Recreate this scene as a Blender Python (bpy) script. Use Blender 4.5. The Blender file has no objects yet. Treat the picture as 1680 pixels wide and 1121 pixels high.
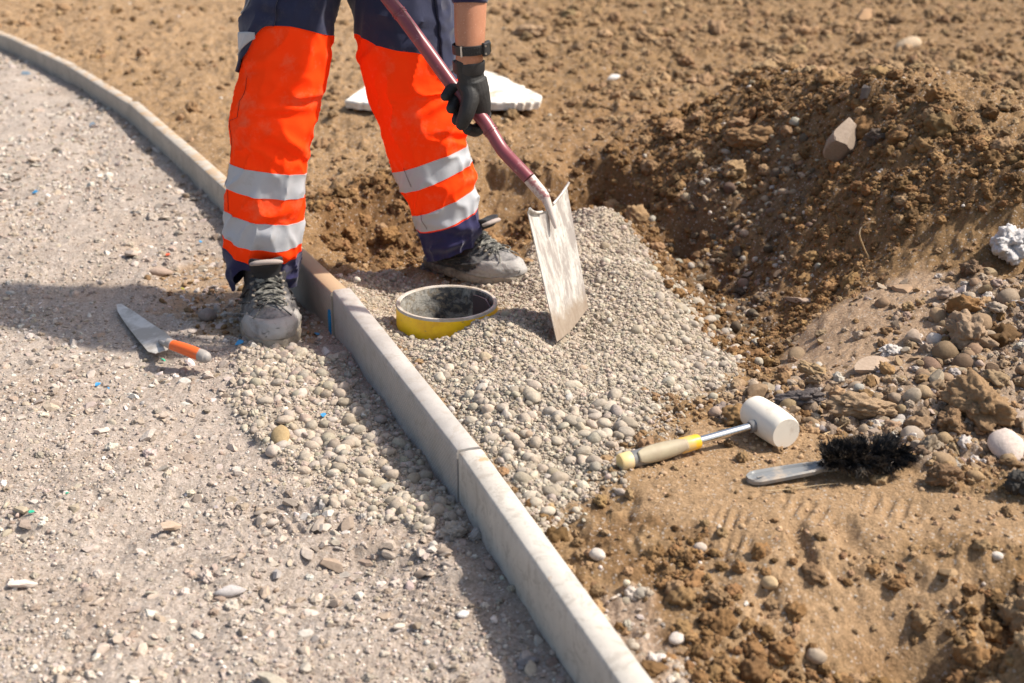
import bpy, math, random
import numpy as np
from mathutils import Vector, Matrix, Euler, noise as mnoise

random.seed(7); np.random.seed(7)
RNG = np.random.default_rng(11)
SC = bpy.context.scene
R = math.radians

# ------------------------------------------------------------------ camera
CAMH, FPX, PITCH = 1.15, 2150.0, R(22)
cam_data = bpy.data.cameras.new('camera')
cam = bpy.data.objects.new('camera', cam_data)
SC.collection.objects.link(cam)
cam.location = (0, 0, CAMH)
cam.rotation_euler = (math.pi / 2 - PITCH, 0, 0)
cam_data.sensor_width = 36
cam_data.lens = 36 * FPX / 1680
cam_data.clip_end = 2000
cam_data.clip_start = .05
cam_data.dof.use_dof = True
cam_data.dof.focus_distance = 2.95
cam_data.dof.aperture_fstop = 3.6
SC.camera = cam

# ------------------------------------------------------------------ light
SUN_EL, SUN_AZ = R(50), R(3)          # azimuth counted from +X towards +Y
w = bpy.data.worlds.new('World'); SC.world = w; w.use_nodes = True
nt = w.node_tree; nt.nodes.clear()
sky = nt.nodes.new('ShaderNodeTexSky'); sky.sky_type = 'NISHITA'; sky.sun_disc = False
sky.sun_elevation = SUN_EL; sky.sun_rotation = math.pi / 2 - SUN_AZ
sky.air_density = 1.3; sky.dust_density = 3.5; sky.ozone_density = .6
bg = nt.nodes.new('ShaderNodeBackground'); bg.inputs[1].default_value = .122
wo = nt.nodes.new('ShaderNodeOutputWorld')
nt.links.new(sky.outputs[0], bg.inputs[0]); nt.links.new(bg.outputs[0], wo.inputs[0])
sl = bpy.data.lights.new('sun', 'SUN'); sl.energy = 4.9; sl.angle = R(1.6); sl.color = (1, .93, .82)
sun = bpy.data.objects.new('sun', sl); SC.collection.objects.link(sun)
sd = Vector((math.cos(SUN_EL) * math.cos(SUN_AZ), math.cos(SUN_EL) * math.sin(SUN_AZ), math.sin(SUN_EL)))
sun.rotation_euler = sd.to_track_quat('Z', 'Y').to_euler()
SC.view_settings.view_transform = 'Standard'; SC.view_settings.look = 'None'
SC.view_settings.gamma = 1; SC.view_settings.exposure = .34
SC.render.engine = 'CYCLES'
SC.cycles.max_bounces = 6

# ------------------------------------------------------------------ measuring helpers (pixel of the photo -> place)
cp, sp_ = math.cos(PITCH), math.sin(PITCH)
def ray(px, py):
    a = (px - 840) / FPX; v = (py - 560.5) / FPX
    return np.array((a, cp - v * sp_, -(sp_ + v * cp)))
def P(px, py, z=0.0):
    d = ray(px, py); t = (z - CAMH) / d[2]
    return np.array((d[0] * t, d[1] * t, z))
def A(px, py, Y):
    d = ray(px, py); t = Y / d[1]
    return np.array((d[0] * t, Y, CAMH + d[2] * t))
def depth(p):
    return p[1] * cp - (p[2] - CAMH) * sp_

# ------------------------------------------------------------------ noise in numpy
def _hash(ix, iy, seed):
    ix = ix.astype(np.int64); iy = iy.astype(np.int64)
    h = (ix * 374761393 + iy * 668265263 + seed * 2147483647 + 974634777) & 0xFFFFFFFF
    h = ((h ^ (h >> 13)) * 1274126177) & 0xFFFFFFFF
    h = ((h ^ (h >> 15)) * 2246822519) & 0xFFFFFFFF
    return ((h ^ (h >> 16)) & 0xFFFFFF) / float(0x1000000)
def perlin(x, y, seed=0):
    x0 = np.floor(x); y0 = np.floor(y); fx = x - x0; fy = y - y0
    def g(ix, iy, dx, dy):
        a = _hash(ix, iy, seed) * 2 * np.pi
        return np.cos(a) * dx + np.sin(a) * dy
    ux = fx * fx * fx * (fx * (fx * 6 - 15) + 10); uy = fy * fy * fy * (fy * (fy * 6 - 15) + 10)
    n00 = g(x0, y0, fx, fy); n10 = g(x0 + 1, y0, fx - 1, fy)
    n01 = g(x0, y0 + 1, fx, fy - 1); n11 = g(x0 + 1, y0 + 1, fx - 1, fy - 1)
    return ((n00 * (1 - ux) + n10 * ux) * (1 - uy) + (n01 * (1 - ux) + n11 * ux) * uy) * 1.5
def fbm(x, y, oct=4, seed=0, gain=.5):
    s = 0; a = 1; n = 0
    for k in range(oct):
        s = s + a * perlin(x * 2 ** k + 17.3 * k, y * 2 ** k - 9.1 * k, seed + k); n += a; a *= gain
    return s / n
def bumps(x, y, cell, prob, rlo, rhi, seed, flat=.7):
    """random lumps, one chance per cell; returns height and the lump's own random number"""
    wx = x + cell * .25 * perlin(x / cell * 2.3, y / cell * 2.3, seed + 50)
    wy = y + cell * .25 * perlin(x / cell * 2.3, y / cell * 2.3, seed + 51)
    cx = np.floor(wx / cell); cy = np.floor(wy / cell)
    best = np.zeros_like(x); tid = np.full_like(x, .5)
    for i in (-1, 0, 1):
        for j in (-1, 0, 1):
            a = cx + i; b = cy + j
            e = _hash(a, b, seed) < prob
            r = cell * (rlo + (rhi - rlo) * _hash(a, b, seed + 1) ** 2)
            px = (a + _hash(a, b, seed + 2)) * cell; py = (b + _hash(a, b, seed + 3)) * cell
            d2 = ((wx - px) ** 2 + (wy - py) ** 2) / (r * r)
            h = np.where(e & (d2 < 1), r * flat * np.sqrt(np.maximum(0, 1 - d2)), 0)
            m = h > best
            best = np.where(m, h, best); tid = np.where(m, _hash(a, b, seed + 4), tid)
    return best, tid
def sstep(a, b, x):
    t = np.clip((x - a) / (b - a), 0, 1); return t * t * (3 - 2 * t)

# ------------------------------------------------------------------ kerb line and ground shape
KL = [(1.25, .42), (.152, 1.548), (-.104, 2.274), (-.465, 3.194), (-.611, 3.502), (-1.056, 4.45), (-1.414, 5.14),
      (-1.812, 5.854), (-2.238, 6.548), (-2.861, 7.433), (-4.5, 9.3), (-9, 13.5), (-40, 40)]
KL[0] = (.152 + (1.548 - .3) * .3526, .3)
kxs = np.array([k[0] for k in KL]); kys = np.array([k[1] for k in KL])
def side(x, y):                          # >0 right of the kerb
    kx = np.interp(y, kys, kxs)
    return x - kx - .027

def zone_poly(pts, z):
    return np.array([P(q[0], q[1], q[2] if len(q) > 2 else z)[:2] for q in pts])
def inside(poly, x, y, soft):
    """soft mask, 1 inside, 0 outside, edge of width soft (m)"""
    d = np.full(x.shape, 1e9); ins = np.zeros(x.shape, bool); n = len(poly)
    for i in range(n):
        ax, ay = poly[i]; bx, by = poly[(i + 1) % n]
        ex, ey = bx - ax, by - ay
        t = np.clip(((x - ax) * ex + (y - ay) * ey) / (ex * ex + ey * ey + 1e-12), 0, 1)
        d = np.minimum(d, np.hypot(x - ax - t * ex, y - ay - t * ey))
        c = ((ay > y) != (by > y)) & (x < (bx - ax) * (y - ay) / (by - ay + 1e-12) + ax)
        ins ^= c
    return sstep(-soft, soft, np.where(ins, d, -d))

CP = [  # right side: photo point and its height over the kerb top
 (1072,1121,-.05),(1010,1010,-.06),(960,940,-.04),(930,895,-.03),(880,850,-.015),(820,765,-.008),
 (760,690,-.008),(700,615,-.008),(645,560,-.015),(610,520,-.02),(585,490,-.02),
 (850,700,.012),(950,750,.0),(900,620,.02),(1000,650,.012),(850,560,.018),(925,550,-.010),(975,525,-.010),(1000,480,.005),(1060,580,-.02),
 (1000,430,.02),(1000,345,.03),(955,385,.0),(1050,480,.015),(1115,470,-.07),(1150,560,-.07),(1180,615,-.04),(1060,690,-.005),
 (1075,385,-.11),(1130,430,-.19),(1200,500,-.2),(1240,565,-.15),(1050,350,-.11),
 (640,520,-.07),(650,465,-.06),(600,455,-.05),(700,448,-.07),(780,480,-.05),(850,470,-.02),(620,435,-.07),(735,560,-.012),(812,530,.035),(790,552,.02),(880,440,-.05),
 (560,405,-.05),(600,415,-.13),(650,418,-.13),(690,415,-.12),(545,350,-.01),(610,322,0),(680,322,0),(530,380,-.02),(500,340,0),(740,300,0),
 (800,262,0),(900,280,0),(990,265,.02),(1050,240,.05),(850,350,-.12),(800,360,-.13),(930,335,-.11),(985,325,-.11),
 (300,100,0),(500,200,0),(100,20,0),(700,100,0),(900,150,0),(1000,50,0),(1300,40,0),(1600,60,0),(900,10,0),(450,300,0),
 (380,270,-.005),(250,190,-.005),(100,90,-.005),(1000,200,.01),(1100,150,.02),
 (1110,205,.11),(1190,150,.18),(1260,112,.28),(1335,145,.31),(1425,140,.38),(1520,190,.35),(1600,240,.31),(1680,290,.28),
 (1150,330,.0),(1250,300,.06),(1350,290,.14),(1450,330,.17),(1550,370,.15),(1650,420,.11),(1200,400,-.07),(1300,410,-.01),(1400,425,.03),(1500,440,.06),
 (1280,590,-.08),(1250,625,-.05),(1350,520,.0),(1450,475,.04),(1550,465,.07),(1600,540,.06),(1680,500,.09),(1500,600,.03),(1400,640,.01),(1300,650,-.01),(1600,680,.02),(1680,640,.03),
 (1100,720,0),(1200,760,0),(1300,730,.0),(1400,760,.0),(1500,820,0),(1600,800,.005),(1660,760,.01),(1030,800,-.005),(1100,830,0),(1200,850,0),(1350,850,.0),(1450,860,0),
 (960,870,-.025),(1040,930,-.03),(1150,940,-.03),(1250,925,-.012),(1350,930,-.012),(1450,950,-.03),(1550,920,-.02),(1660,920,-.01),
 (1100,1050,-.06),(1200,1030,-.05),(1300,1040,-.065),(1400,1070,-.1),(1500,1050,-.1),(1600,1050,-.085),(1690,1040,-.02),(1300,1121,-.11),(1500,1121,-.16),(1150,1110,-.07),(1650,1121,-.15),(1080,990,-.05)]
cpw = [tuple(P(a, b, z)[:2]) + (z,) for a, b, z in CP]
cpw += [(.75,5.0,.02),(1.15,5.05,.03),(1.7,4.95,.05),(2.3,4.8,.07),(.9,5.3,.0),(1.4,5.5,.0),(2.6,4.2,.12),(3,3.4,.05),(1.8,3.0,.03),(1.6,2.4,.0),(1.4,1.9,-.05),(1.2,1.4,-.14),(.6,1.2,-.12),(.35,1.0,-.08),
        (3,6,0),(0,7.5,0),(3,9,0),(-3,9,0),(5,5,0),(5,2,0),(3,1,0),(1.5,.5,-.1),(6,9,0),(0,12,0),(-2,11,0),(5,12,0)]
cpw = np.array(cpw)
def tps_fit(pts, lam):
    n = len(pts); X = pts[:, :2]
    d = np.hypot(X[:, None, 0] - X[None, :, 0], X[:, None, 1] - X[None, :, 1])
    K = d * d * np.log(d + 1e-9) * .0 + d          # linear kernel, rounded below
    K = np.sqrt(d * d + .05 ** 2)
    M = np.zeros((n + 3, n + 3)); M[:n, :n] = K - np.eye(n) * lam
    M[:n, n] = 1; M[:n, n + 1:] = X; M[n, :n] = 1; M[n + 1:, :n] = X.T
    return np.linalg.solve(M, np.concatenate([pts[:, 2], [0, 0, 0]]))
TW = tps_fit(cpw, .004)
def tps(x, y):
    out = TW[-3] + TW[-2] * x + TW[-1] * y
    for i in range(len(cpw)):
        out = out + TW[i] * np.sqrt((x - cpw[i, 0]) ** 2 + (y - cpw[i, 1]) ** 2 + .0025)
    r = np.hypot(x, y - 4)
    k = sstep(9, 5, r)
    return out * k

Z = {}
Z['heap'] = zone_poly([(560,478),(590,440),(650,425),(700,445),(800,455),(850,430),(880,395),(930,350),(1000,335),(1060,385),(1120,450),(1190,510),(1230,560),(1190,620),(1100,680),(1020,740),(1000,790),(930,830),(885,858),(800,760),(640,575)], -.02)
Z['pebL'] = zone_poly([(400,570),(470,575),(560,590),(640,700),(760,850),(700,880),(600,850),(500,800),(440,740),(370,640)], -.12)
Z['brownL'] = zone_poly([(260,450),(330,420),(400,430),(500,480),(540,560),(400,560),(330,540),(270,500)], -.12)
Z['smooth'] = zone_poly([(1040,770),(1110,690),(1200,690),(1300,720),(1480,770),(1680,830),(1700,880),(1500,875),(1300,900),(1180,885),(1120,845),(1050,830)], 0)
Z['hollow'] = zone_poly([(500,355),(600,320),(700,320),(790,330),(860,310),(1000,300),(1050,340),(1000,335),(920,350),(870,395),(700,430),(600,425),(545,400)], -.05)
Z['mound'] = zone_poly([(860,330),(900,275),(1050,235),(1115,195,.1),(1190,145,.16),(1260,108,.24),(1335,138,.28),(1425,132,.36),(1520,180,.34),(1600,235,.3),(1700,300,.26),(1700,400,.12),(1420,440),(1300,500),(1240,560),(1180,500),(1100,440),(1050,350)], .02)
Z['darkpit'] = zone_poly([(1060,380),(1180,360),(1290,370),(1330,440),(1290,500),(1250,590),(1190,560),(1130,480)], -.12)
Z['rubble'] = zone_poly([(1160,640,0),(1250,600,0),(1400,620,.02),(1480,580,.04),(1560,470,.08),(1720,420,.14),(1750,760,.02),(1500,760),(1400,690),(1220,690)], .03)
Z['slab'] = zone_poly([(1270,600,-.06),(1300,530,-.02),(1400,475,.02),(1500,440,.06),(1560,455,.08),(1545,560,.04),(1450,615,.02),(1330,635,-.01)], .03)
Z['moist'] = zone_poly([(900,860),(1040,810),(1130,880),(1180,940),(1400,960),(1700,980),(1700,1200),(1180,1200),(1060,1090),(960,950)], -.05)
Z['gap'] = zone_poly([(990,980),(1060,1000),(1150,1130),(1180,1250),(1070,1250)], -.06)

CUT = zone_poly([(515,362),(560,338),(620,318),(700,312),(745,300),(800,268),(860,278),(930,280),(1000,268,.01),(1060,290),(1075,350,-.08),(1040,345,-.1),(985,328,-.1),(925,352,-.1),(870,392,-.1),(760,430,-.1),(690,432,-.11),(620,430,-.11),(570,412,-.09),(530,385,-.04)], 0)
PIPE = A(733, 497, 3.03); PIPE[2] = .032
PIPE_R = .1255
DENTS = [(1313, 895, .017, .07, .02), (1388, 880, .022, .05, .016), (1260, 960, .02, .04, .01)]
TREADS = [(1205, 866, R(-20), .075, .10, .019), (1310, 835, R(-30), .13, .05, .024), (1440, 828, R(-25), .13, .06, .026)]
TREADSL = [(470, 860, R(30), .18, .12, .022), (230, 870, R(88), .2, .16, .02), (520, 1080, R(80), .16, .1, .02), (700, 1000, R(65), .12, .1, .02)]

def zones(x, y):
    s = side(x, y)
    jit = .08 * fbm(x * 7, y * 7, 4, 5, .65); jx, jy = x + jit, y + .10 * fbm(x * 7, y * 7, 4, 9, .65)
    z = {k: inside(p, jx, jy, .03 + .02 * (k == 'heap')) for k, p in Z.items()}
    r = (s > 0); l = ~r
    for k in z:
        z[k] = z[k] * (l if k in ('pebL', 'brownL') else r)
    z['left'] = l.astype(float); z['s'] = s
    return z

def height(x, y, detail=True, col=False):
    x = np.asarray(x, float); y = np.asarray(y, float)
    z = zones(x, y); s = z['s']; far = sstep(3.6, 5.5, y)
    base_r = tps(x, y)
    base_l = -.118 + .036 * sstep(3.5, 4.7, y) + .024 * fbm(x * 2.2 + 3, y * 2.2, 3, 21) * sstep(0, .3, -s) + .010 * fbm(x * 4.5 + 3, y * 4.5, 3, 22) - .012 * z['brownL'] + .01 * z['pebL']
    h = np.where(s > 0, base_r, base_l)
    tid = np.full(x.shape, .5); tamt = np.zeros(x.shape)
    if detail:
        soil = (1 - z['left']) * (1 - z['heap']); smooth = z['smooth']; sl_ = z['slab']
        rough = np.clip(1 - .93 * smooth - .75 * sl_ - .3 * z['moist'], 0, 1)
        # broken soil
        h = h + soil * rough * (.024 * fbm(x * 3.1, y * 3.1, 3, 31) + .026 * fbm(x * 11, y * 14, 4, 33, .62) - .018 * np.abs(fbm(x * 7, y * 9, 3, 38)))
        h = h + soil * far * .03 * fbm(x * 2.2, y * 3.2, 3, 36)
        b1, t1 = bumps(x, y, .09, .5, .14, .42, 101, .6)
        b2, t2 = bumps(x, y, .038, .6, .15, .5, 111, .65)
        b3, t3 = bumps(x, y, .016, .6, .2, .5, 121, .7)
        patch = .35 + .65 * sstep(-.15, .25, fbm(x * 1.3, y * 1.3, 3, 77))
        rr = soil * rough * patch
        near = sstep(5.5, 4.0, y)
        h = h + rr * (b1 * (.7 + .5 * far) + b2 * 1.05 + b3 * .8 * near)
        hollow = np.clip(z['hollow'] + z['mound'] * .7 + z['rubble'] * .7 + z['moist'] * .15, 0, 1)
        b4, t4 = bumps(x + 5, y + 3, .06, .8, .3, .6, 131, .7)
        h = h + hollow * b4 * .85 * (1 - sl_) * (1 - smooth)
        # crumbly skin everywhere on the soil
        h = h + soil * (.0035 + .004 * rough) * fbm(x * 45, y * 45, 3, 41, .65)
        h = h + sl_ * .008 * np.abs(fbm(x * 9 + y * 5, (y - x) * 30, 3, 46))
        cut = inside(CUT, x + .03 * fbm(x * 16, y * 16, 3, 83), y + .03 * fbm(x * 16, y * 16, 3, 84), .014) * soil
        h = h - .055 * cut
        # left: packed gravel
        g1, u1 = bumps(x, y, .022, .55, .18, .5, 141, .5)
        g2, u2 = bumps(x, y, .05, .3, .12, .32, 151, .45)
        g3, u3 = bumps(x, y, .010, .6, .2, .5, 161, .5)
        pk = .3 + .7 * sstep(-.12, .2, fbm(x * 1.7 + 8, y * 1.7, 3, 171))
        L = z['left']
        h = h + L * (.013 * fbm(x * 7, y * 7, 4, 51, .6) - .004 * np.abs(fbm(x * 13, y * 16, 3, 54)) + pk * (g1 * .7 + g2 * .6) + g3 * .55 * near + .003 * fbm(x * 60, y * 60, 2, 57))
        # a shallow wheel mark with a rim on the gravel
        for (a, b, rad) in ((300, 870, .17), (560, 960, .12)):
            c = P(a, b, -.12); d = np.hypot((x - c[0]) / 1.5, y - c[1])
            h = h + L * (-.012 * sstep(rad, rad * .55, d) + .014 * np.exp(-((d - rad * 1.15) / .03) ** 2) * (y > c[1]))
        # heap of pebbly mortar
        hp = z['heap']
        m1, v1 = bumps(x, y, .02, .55, .2, .5, 181, .6)
        m2, v2 = bumps(x, y, .009, .7, .25, .55, 191, .7)
        h = h + hp * (.036 * fbm(x * 4.2, y * 4.2, 3, 61) * sstep(.03, .16, s) + .006 * fbm(x * 28, y * 28, 4, 63, .65) + .55 * m1 + .6 * m2)
        for (a, b, rw, rl, dp) in DENTS:
            c = P(a, b, -.01)
            h = h - dp * np.exp(-(((x - c[0]) / rw) ** 4 + ((y - c[1]) / rl) ** 4))
        for lst, zz, mk in ((TREADS, 0, 1 - z['left']), (TREADSL, -.12, z['left'])):
            for (a, b, an, ln, wd, pt) in lst:
                c = P(a, b, zz); dx = x - c[0]; dy = y - c[1]
                u = dx * math.cos(an) + dy * math.sin(an); v = -dx * math.sin(an) + dy * math.cos(an)
                win = np.exp(-((u / ln * 1.6) ** 4 + (v / wd * 1.6) ** 4))
                g = np.sin(v * 0 + u / pt * 2 * np.pi + 1.2 * fbm(x * 9, y * 9, 2, 66))
                h = h + mk * win * (-.003 + .0034 * np.clip(g * 2, -1, 1)) * sstep(-.35, .2, fbm(x * 11, y * 11, 2, 68))
        tid = np.where(L > .5, np.where(g1 > .0015, u1, .5), np.where(hp > .5, np.where(m1 > 0, v1, .5), np.where(b2 > .002, t2, .5)))
    # settle against the kerb, fall away inside the pipe
    h = np.where((s > 0) & (s < .06), h * (s / .06) + np.minimum(h, -.006) * (1 - s / .06), h)
    far_k = sstep(4, 6, y)
    pr = np.hypot(x - PIPE[0], y - PIPE[1])
    ring = np.exp(-((pr - PIPE_R) / .05) ** 2)
    h = np.where((pr < PIPE_R - .006), -.34 + .02 * fbm(x * 20, y * 20, 2, 5), h)
    pa = np.arctan2(y - PIPE[1], x - PIPE[0]); lim = PIPE[2] - .006 + (pr - PIPE_R) * .6 + .012 * np.exp(-((pa + .45) / .55) ** 2)
    lim = lim - .045 * np.exp(-((np.abs(pa) - 2.5) / .8) ** 2) * np.exp(-((pr - PIPE_R) / .07) ** 2)
    h = np.where((pr >= PIPE_R - .006) & (pr < PIPE_R + .12), np.minimum(h, lim), h)
    if col: return h, z, tid
    return h

def hfast(x, y):
    x = np.asarray(x, float); y = np.asarray(y, float)
    j = np.clip(np.searchsorted(yy, y) - 1, 0, len(yy) - 2); fy = np.clip((y - yy[j]) / (yy[j + 1] - yy[j]), 0, 1)
    def row(jj):
        uu = x / (np.maximum(yy[jj], .9) + .25); i = np.clip(np.searchsorted(u, uu) - 1, 0, len(u) - 2); f = np.clip((uu - u[i]) / (u[i + 1] - u[i]), 0, 1)
        return HG[jj, i] * (1 - f) + HG[jj, i + 1] * f
    return row(j) * (1 - fy) + row(j + 1) * fy

# ------------------------------------------------------------------ object helpers
def link(o, parent=None):
    SC.collection.objects.link(o)
    if parent is not None: o.parent = parent
    return o
def mesh_np(name, V, F, smooth=True, mats=(), mi=None):
    me = bpy.data.meshes.new(name)
    V = np.asarray(V, dtype=np.float32)
    if isinstance(F, np.ndarray) and F.ndim == 2:
        n, k = F.shape
        me.vertices.add(len(V)); me.vertices.foreach_set('co', V.ravel())
        me.loops.add(n * k); me.loops.foreach_set('vertex_index', F.ravel().astype(np.int32))
        me.polygons.add(n); me.polygons.foreach_set('loop_start', np.arange(0, n * k, k, dtype=np.int32))
        me.update(calc_edges=True); me.validate()
    else:
        me.from_pydata([tuple(map(float, v)) for v in V], [], [tuple(map(int, f)) for f in F]); me.update()
    for m in mats: me.materials.append(m)
    if smooth: me.polygons.foreach_set('use_smooth', np.ones(len(me.polygons), bool))
    if mi is not None: me.polygons.foreach_set('material_index', np.asarray(mi, dtype=np.int32))
    return me
def tag(o, label=None, cat=None, group=None, kind=None):
    if label: o['label'] = label
    if cat: o['category'] = cat
    if group: o['group'] = group
    if kind: o['kind'] = kind
    return o
def empty(name, loc=(0, 0, 0), rot=(0, 0, 0)):
    o = bpy.data.objects.new(name, None); o.location = loc; o.rotation_euler = rot; o.empty_display_size = .05
    return link(o)
class MB:
    def __init__(s): s.v = []; s.f = []
    def add(s, V, F):
        b = len(s.v); s.v += [tuple(float(c) for c in v) for v in V]; s.f += [tuple(int(i) + b for i in f) for f in F]; return s
    def loft(s, rings, cap=True, close=True):
        n = len(rings[0]); V = [p for r in rings for p in r]; F = []
        for i in range(len(rings) - 1):
            for j in range(n if close else n - 1):
                a = i * n + j; b = i * n + (j + 1) % n
                F.append((a, b, b + n, a + n))
        if cap and close:
            F.append(tuple(range(n))[::-1]); F.append(tuple((len(rings) - 1) * n + j for j in range(n)))
        return s.add(V, F)
    def tube(s, pts, rad, seg=10, sub=4, flat=1.0):
        pts = spline(pts, sub) if sub > 1 else [Vector(p) for p in pts]
        if not hasattr(rad, '__len__'): rad = [rad] * len(pts)
        else:
            n0 = len(rad); rad = [float(np.interp(i / (len(pts) - 1) * (n0 - 1), range(n0), rad)) for i in range(len(pts))]
        rings = []; t = (pts[1] - pts[0]).normalized(); u = t.orthogonal().normalized()
        for i, p in enumerate(pts):
            t = (pts[min(i + 1, len(pts) - 1)] - pts[max(i - 1, 0)]).normalized()
            u = (u - t * u.dot(t)).normalized(); v = t.cross(u)
            rings.append([p + rad[i] * (math.cos(a) * u + flat * math.sin(a) * v) for a in [2 * math.pi * k / seg for k in range(seg)]])
        return s.loft(rings)
    def box(s, x0, x1, y0, y1, z0, z1):
        return s.add([(x, y, z) for z in (z0, z1) for y in (y0, y1) for x in (x0, x1)],
                     [(0, 2, 3, 1), (4, 5, 7, 6), (0, 1, 5, 4), (2, 6, 7, 3), (0, 4, 6, 2), (1, 3, 7, 5)])
    def ball(s, c, r, seg=16, sc=(1, 1, 1)):
        rings = []
        for i in range(1, seg // 2):
            th = math.pi * i / (seg // 2)
            rings.append([Vector((c[0] + r * sc[0] * math.sin(th) * math.cos(a), c[1] + r * sc[1] * math.sin(th) * math.sin(a), c[2] + r * sc[2] * math.cos(th)))
                          for a in [2 * math.pi * k / seg for k in range(seg)]])
        return s.loft(rings[::-1])
    def build(s, name, mat, parent=None, smooth=True, bevel=0, subsurf=0, remesh=0, smoothit=0, segs=2):
        me = mesh_np(name, s.v, s.f, smooth, [mat])
        o = bpy.data.objects.new(name, me); link(o, parent)
        if remesh:
            m = o.modifiers.new('r', 'REMESH'); m.mode = 'VOXEL'; m.voxel_size = remesh; m.use_smooth_shade = True
        if smoothit:
            m = o.modifiers.new('s', 'SMOOTH'); m.iterations = smoothit; m.factor = .5
        if bevel:
            m = o.modifiers.new('b', 'BEVEL'); m.width = bevel; m.segments = segs; m.limit_method = 'ANGLE'; m.angle_limit = R(35)
            m.harden_normals = False
        if subsurf:
            m = o.modifiers.new('ss', 'SUBSURF'); m.levels = subsurf; m.render_levels = subsurf
        if smooth and not remesh and not subsurf:
            try: me.set_sharp_from_angle(angle=R(42))
            except Exception: pass
        return o
def spline(pts, sub):
    pts = [Vector(p) for p in pts]; out = []
    for i in range(len(pts) - 1):
        p0 = pts[max(i - 1, 0)]; p1 = pts[i]; p2 = pts[i + 1]; p3 = pts[min(i + 2, len(pts) - 1)]
        for k in range(sub):
            t = k / sub
            out.append(.5 * ((2 * p1) + (p2 - p0) * t + (2 * p0 - 5 * p1 + 4 * p2 - p3) * t * t + (3 * p1 - p0 - 3 * p2 + p3) * t ** 3))
    out.append(pts[-1]); return out

# ------------------------------------------------------------------ materials
def newmat(name):
    m = bpy.data.materials.new(name); m.use_nodes = True; t = m.node_tree; t.nodes.clear()
    o = t.nodes.new('ShaderNodeOutputMaterial'); b = t.nodes.new('ShaderNodeBsdfPrincipled')
    t.links.new(b.outputs[0], o.inputs[0]); return m, t, b
def N(t, typ, **kw):
    n = t.nodes.new(typ)
    for k, v in kw.items():
        if k.startswith('i_'):
            n.inputs[int(k[2:]) if k[2:].isdigit() else k[2:]].default_value = v
        else: setattr(n, k, v)
    return n
def noise_(t, scale, detail=4, rough=.6, vec=None, dist=0):
    n = N(t, 'ShaderNodeTexNoise'); n.inputs['Scale'].default_value = scale; n.inputs['Detail'].default_value = detail
    n.inputs['Roughness'].default_value = rough; n.inputs['Distortion'].default_value = dist
    if vec is not None: t.links.new(vec, n.inputs['Vector'])
    return n.outputs['Fac']
def ramp(t, fac, a, b, ca=(0, 0, 0, 1), cb=(1, 1, 1, 1)):
    n = N(t, 'ShaderNodeValToRGB'); t.links.new(fac, n.inputs[0])
    n.color_ramp.elements[0].position = a; n.color_ramp.elements[1].position = b
    n.color_ramp.elements[0].color = ca; n.color_ramp.elements[1].color = cb
    return n.outputs[0]
def mix(t, fac, a, b, mode='MIX'):
    n = N(t, 'ShaderNodeMix', data_type='RGBA', blend_type=mode)
    for sock, v in ((n.inputs[0], fac), (n.inputs[6], a), (n.inputs[7], b)):
        if hasattr(v, 'links') or hasattr(v, 'is_output'): t.links.new(v, sock)
        elif sock == n.inputs[0]: sock.default_value = v
        else: sock.default_value = (*v[:3], 1)
    return n.outputs[2]
def bump(t, b, h, strength, dist, prev=None):
    n = N(t, 'ShaderNodeBump'); n.inputs['Strength'].default_value = strength; n.inputs['Distance'].default_value = dist
    t.links.new(h, n.inputs['Height'])
    if prev is not None: t.links.new(prev, n.inputs['Normal'])
    t.links.new(n.outputs[0], b.inputs['Normal']); return n.outputs[0]
def geo(t): return N(t, 'ShaderNodeNewGeometry').outputs['Position']
def objc(t): return N(t, 'ShaderNodeTexCoord').outputs['Object']
def C3(r, g, b):
    f = lambda c: ((c / 255 + .055) / 1.055) ** 2.4 if c > 10 else c / 255 / 12.92
    return (f(r), f(g), f(b))

def simple(name, col, rough=.6, metal=0, var=.15, scale=40, bmp=.1, bdist=.001, dirt=None, damt=(.5, .7), dscale=12, spec=.5, coords=objc):
    m, t, b = newmat(name); v = coords(t)
    n = noise_(t, scale, 4, .6, v)
    c = mix(t, n, [x * (1 - var) for x in col], [min(1.5, x * (1 + var)) for x in col])
    if dirt:
        d = ramp(t, noise_(t, dscale, 6, .7, v), damt[0], damt[1])
        c = mix(t, d, c, dirt)
    t.links.new(c, b.inputs['Base Color']); b.inputs['Roughness'].default_value = rough
    b.inputs['Metallic'].default_value = metal; b.inputs['Specular IOR Level'].default_value = spec
    if bmp: bump(t, b, n, bmp, bdist)
    return m

def ground_mat():
    m, t, b = newmat('ground_material'); v = geo(t)
    at = N(t, 'ShaderNodeAttribute', attribute_name='tone').outputs['Color']
    n1 = noise_(t, 60, 6, .72, v); n3 = noise_(t, 170, 5, .7, v); n2 = noise_(t, 420, 3, .6, v)
    c = mix(t, 1.0, at, ramp(t, n1, .25, .8, (.72, .7, .68, 1), (1.22, 1.22, 1.24, 1)), 'MULTIPLY')
    vo = N(t, 'ShaderNodeTexVoronoi'); vo.inputs['Scale'].default_value = 260; t.links.new(v, vo.inputs['Vector'])
    sep = N(t, 'ShaderNodeSeparateColor'); t.links.new(vo.outputs['Color'], sep.inputs[0])
    c = mix(t, 1.0, c, ramp(t, sep.outputs[0], 0, 1, (.8, .79, .77, 1), (1.2, 1.2, 1.22, 1)), 'MULTIPLY')
    pale = ramp(t, sep.outputs[1], .93, .97)
    c = mix(t, pale, c, mix(t, .5, c, (.5, .46, .42)))
    t.links.new(c, b.inputs['Base Color']); b.inputs['Roughness'].default_value = .93; b.inputs['Specular IOR Level'].default_value = .2
    p = bump(t, b, vo.outputs['Distance'], .35, .002)
    p = bump(t, b, n2, .5, .0015, p); p = bump(t, b, n3, .6, .004, p)
    bump(t, b, n1, .7, .009, p)
    return m
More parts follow.
